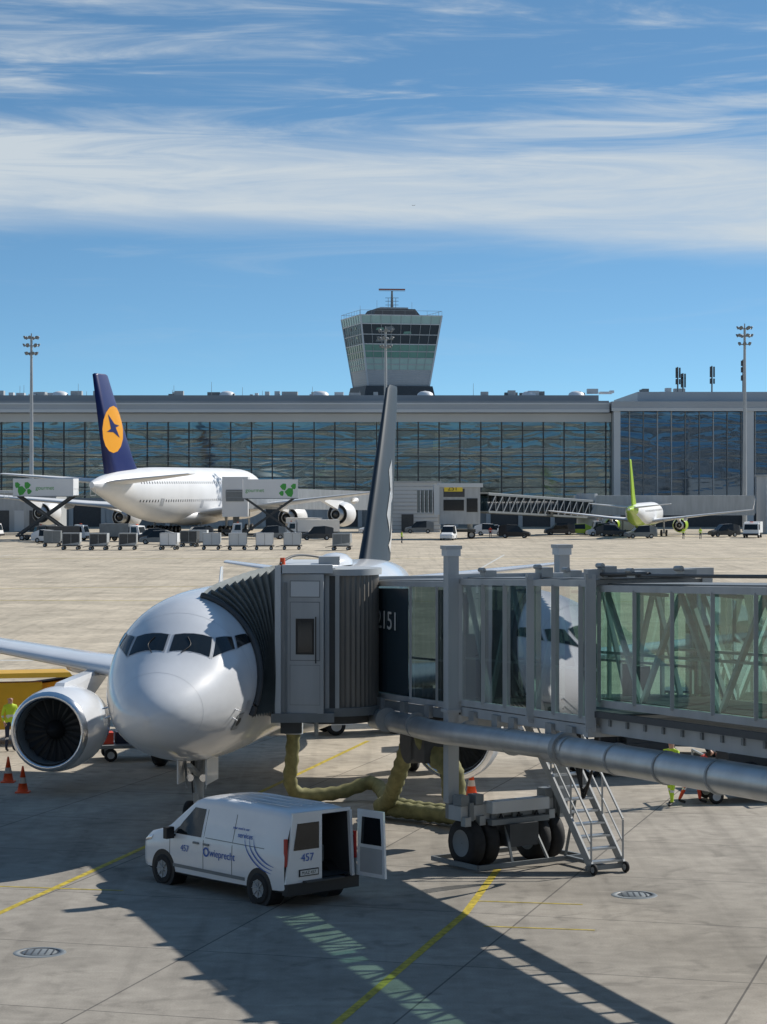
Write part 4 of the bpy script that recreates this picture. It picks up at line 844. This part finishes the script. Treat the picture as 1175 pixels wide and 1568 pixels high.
# ------------------------------------------------------------------ control tower
C=Bld(); ty=math.radians(14); R=Matrix.Rotation(ty,3,'Z')
def sq(hw,z,hd=None): hd=hd or hw; return [R@V(p)+V((0,0,z)) for p in((-hw,-hd,0),(hw,-hd,0),(hw,hd,0),(-hw,hd,0))]
def lev(z0,h0,z1,h1,m): C.loft([sq(h0,z0),sq(h1,z1)],m,smooth=False)
def hw(z): return 6.7+(z-29)/(43.2-29)*2.1
lev(20,6.0,26.5,6.2,FASCIA); lev(26.5,7.6,28.5,7.2,DGREY); C.add(sq(7.6,26.5),[(0,1,2,3)],DGREY)
lev(28.5,hw(28.5),31.8,hw(31.8),FASCIA); 
for k in range(6): z=28.8+k*.5; C.loft([sq(hw(z)+.06,z),sq(hw(z)+.06,z+.14)],LGREY,smooth=False)
lev(31.8,hw(31.8),34.3,hw(34.3),TOWERL); lev(34.3,hw(34.3),37.2,hw(37.2),TOWERG)
lev(37.2,hw(37.2),41.4,hw(41.4)-.1,CABGLASS); lev(41.4,hw(41.4),43.2,hw(43.2),TOWERL); C.add(sq(hw(43.2)-.3,43.0),[(0,1,2,3)],FASCIA2)
for z in(31.8,34.3,37.2,39.2,41.4,43.2,33,35.7): C.loft([sq(hw(z)+.05,z-.1),sq(hw(z)+.09,z+.1),],PALE if z in(37.2,41.4,43.2) else LGREY,smooth=False)
for side in range(4):
    Rs=R@Matrix.Rotation(side*math.pi/2,3,'Z')
    for k in range(9):
        f_=-1+k/4
        a=Rs@V((f_*hw(31.8),-hw(31.8)-.05,0))+V((0,0,31.8)); b_=Rs@V((f_*hw(43.2),-hw(43.2)-.05,0))+V((0,0,43.2)); C.beam(a,b_,.10,.08,LGREY)
    C.beam(Rs@V((-1,-1,0))*hw(28.5)+V((0,0,28.5)),Rs@V((-1,-1,0))*hw(43.2)+V((0,0,43.3)),.35,.35,PALE)
    C.beam(Rs@V((-hw(43.2),-hw(43.2),0))+V((0,0,44.2)),Rs@V((hw(43.2),-hw(43.2),0))+V((0,0,44.2)),.06,.06,STEEL)
    for k in range(8): p=Rs@V((-hw(43.2)+k*2.4,-hw(43.2),0)); C.beam(p+V((0,0,43.2)),p+V((0,0,44.2)),.05,.05,STEEL)
    for k in range(5):
        x_=random.uniform(-6,5); z_=random.uniform(37.6,40.6); q=hw(z_)+.02
        C.add([Rs@V((x_,-q,0))+V((0,0,z_)),Rs@V((x_+1.8,-q,0))+V((0,0,z_+.1)),Rs@V((x_+1.6,-q-.08,0))+V((0,0,z_+.6)),Rs@V((x_+.2,-q-.08,0))+V((0,0,z_+.5))],[(0,1,2,3)],random.choice([MGREY,TOWERG]))
C.loft([sq(5.4,43.0),sq(4.2,44.9)],DGREY,smooth=False); C.add(sq(4.2,44.9),[(0,1,2,3)],MGREY)
C.loft([sq(3.0,44.9),sq(3.0,45.3)],LGREY,smooth=False)
C.cyl((.2,0,45),(.2,0,49),.35,.2,MGREY,10); 
for s_ in(-1,1):
    C.beam((s_*.8+.2,0,45),(s_*.8+.2,0,47.5),.1,.1,STEEL)
    for z in(46,46.8,47.5): C.beam((-1.2,0,z),(1.6,0,z),.08,.08,STEEL)
C.beam((-2.6,-.3,49.3),(3.0,.3,49.3),.3,.3,RADR); C.beam((-2.6,-.3,49.0),(3.0,.3,49.0),.1,.1,STEEL)
C.cyl((-6.5,-6,43.2),(-6.5,-6,45.4),.05,.03,STEEL,6); C.cyl((4.5,5,43),(4.5,5,47),.05,.03,STEEL,6); C.cyl((-3,2,44.9),(-3,2,47.2),.05,.03,STEEL,6)
co_=C.done('control_tower'); co_.location=(1.6,500,0)
# ------------------------------------------------------------------ far gate bridges and buildings
F=Bld()
yb=345
F.bb(8.2,14.2,yb,yb+6,2.2,7.6,LGREY); F.bb(7.4,8.2,yb-.4,yb+6.4,3.6,8.0,PALE); F.bb(8.0,14.6,yb-.2,yb+6.2,7.62,8.2,PALE); F.bb(8.8,11.9,yb-.05,yb-.01,6.2,7.4,DGREY)
F.bb(8.9,11.6,yb-.12,yb-.06,7.0,8.1,YSIGN); F.bb(12.2,13.8,yb-.08,yb-.02,4.0,6.0,DGLASS); F.bb(8.8,11.8,yb-.08,yb-.02,4.2,5.8,DGLASS)
for px in(5.0,5.6,6.2,6.8): F.bb(px,px+.35,yb-.3+.1*px,yb+6,3.9,7.2,CANOPY)
F.cyl((9.4,yb+3,0),(9.4,yb+3,2.4),.5,.45,MGREY,16); F.cyl((12.8,yb+3,0),(12.8,yb+3,2.4),.4,.4,LGREY,16); F.bb(8.5,13.6,yb+2,yb+4,1.0,1.4,DGREY)
for xx in(9,13): wheel(F,(xx,yb+2.6,.6),.6,.4,(0,1,0))
a0,a1=V((14.2,yb+3,4.0)),V((33,yb+36,2.6))
d_=(a1-a0); px_=V((d_.y,-d_.x,0)).normalized()*1.5
for s_ in(-1,1):
    o=px_*s_
    F.beam(a0+o,a1+o,.2,.3,MGREY); F.beam(a0+o+V((0,0,2.6)),a1+o+V((0,0,2.6)),.2,.3,MGREY)
    F.quad([a0+o*.9,a1+o*.9,a1+o*.9+V((0,0,2.6)),a0+o*.9+V((0,0,2.6))],BGLASS2)
    n_=16
    for k in range(n_):
        p=a0.lerp(a1,k/n_)+o; q=a0.lerp(a1,(k+1)/n_)+o; F.beam(p,q+V((0,0,2.6)),.12,.12,LGREY); F.beam(q,q+V((0,0,2.6)),.1,.1,LGREY)
F.hexa([a0-px_,a1-px_,a1+px_,a0+px_]+[p+V((0,0,.1)) for p in(a0-px_,a1-px_,a1+px_,a0+px_)],MGREY)
F.hexa([p+V((0,0,2.7)) for p in(a0-px_,a1-px_,a1+px_,a0+px_)]+[p+V((0,0,2.85)) for p in(a0-px_,a1-px_,a1+px_,a0+px_)],LGREY)
F.cyl((33,yb+36,0),(33,yb+36,6.5),1.7,1.7,LGREY,20); F.bb(31,60,yb+35,yb+38,3,6.2,LGREY)
fo=F.done('boarding_bridge'); text('gate_sign','251',1.0,(9.4,yb-.14,7.15),(1,0,0),(0,0,1),BLACK,fo,.01)
F2=Bld()
F2.bb(-25.0,-21.0,364,370,3,9.2,WHITE2); F2.hexa([(-21,366,4.2),(4,395,3.6),(4,398,3.6),(-21,369,4.2),(-21,366,7.6),(4,395,6.6),(4,398,6.6),(-21,369,7.6)],LGREY)
F2.cyl((-23,367,0),(-23,367,3),.5,.5,MGREY,12); F2.bb(-25,-21,365,368,.6,1.0,DGREY); F2.bb(-24.4,-21.6,363.9,363.99,5.4,7.2,MGREY)
for xx in(-24.4,-21.6): wheel(F2,(xx,366,.6),.6,.4)
F2.done('boarding_bridge')
S=Bld(); S.bb(1.5,9.5,392,402,0,8.2,PALE)
for k in range(12): S.bb(1.4,9.6,391.9,391.99,.4+k*.65,.55+k*.65,LGREY)
S.bb(3,5,391.8,391.88,0,3,DGREY); S.bb(1.3,9.7,391.7,402.2,8.2,8.5,LGREY); S.done('service_building')
S=Bld(); S.bb(62.5,75,384,394,0,9.3,PALE); 
for k in range(5): S.bb(63.2+k*2.2,64.4+k*2.2,383.9,383.98,4,6,DGLASS)
S.bb(63,70,383.88,383.97,.2,3,MGREY); S.bb(62.2,75.3,383.7,394.3,9.3,9.6,LGREY); S.done('service_building')
S=Bld(); S.bb(-73,-55,395,408,0,6.5,LGREY)
for k in range(7): S.bb(-72+k*2.5,-70.4+k*2.5,394.9,394.98,.1,3.6,DGREY if k%2 else PALE)
S.bb(-73.3,-54.7,394.7,408.3,6.5,6.9,PALE); S.done('service_building')
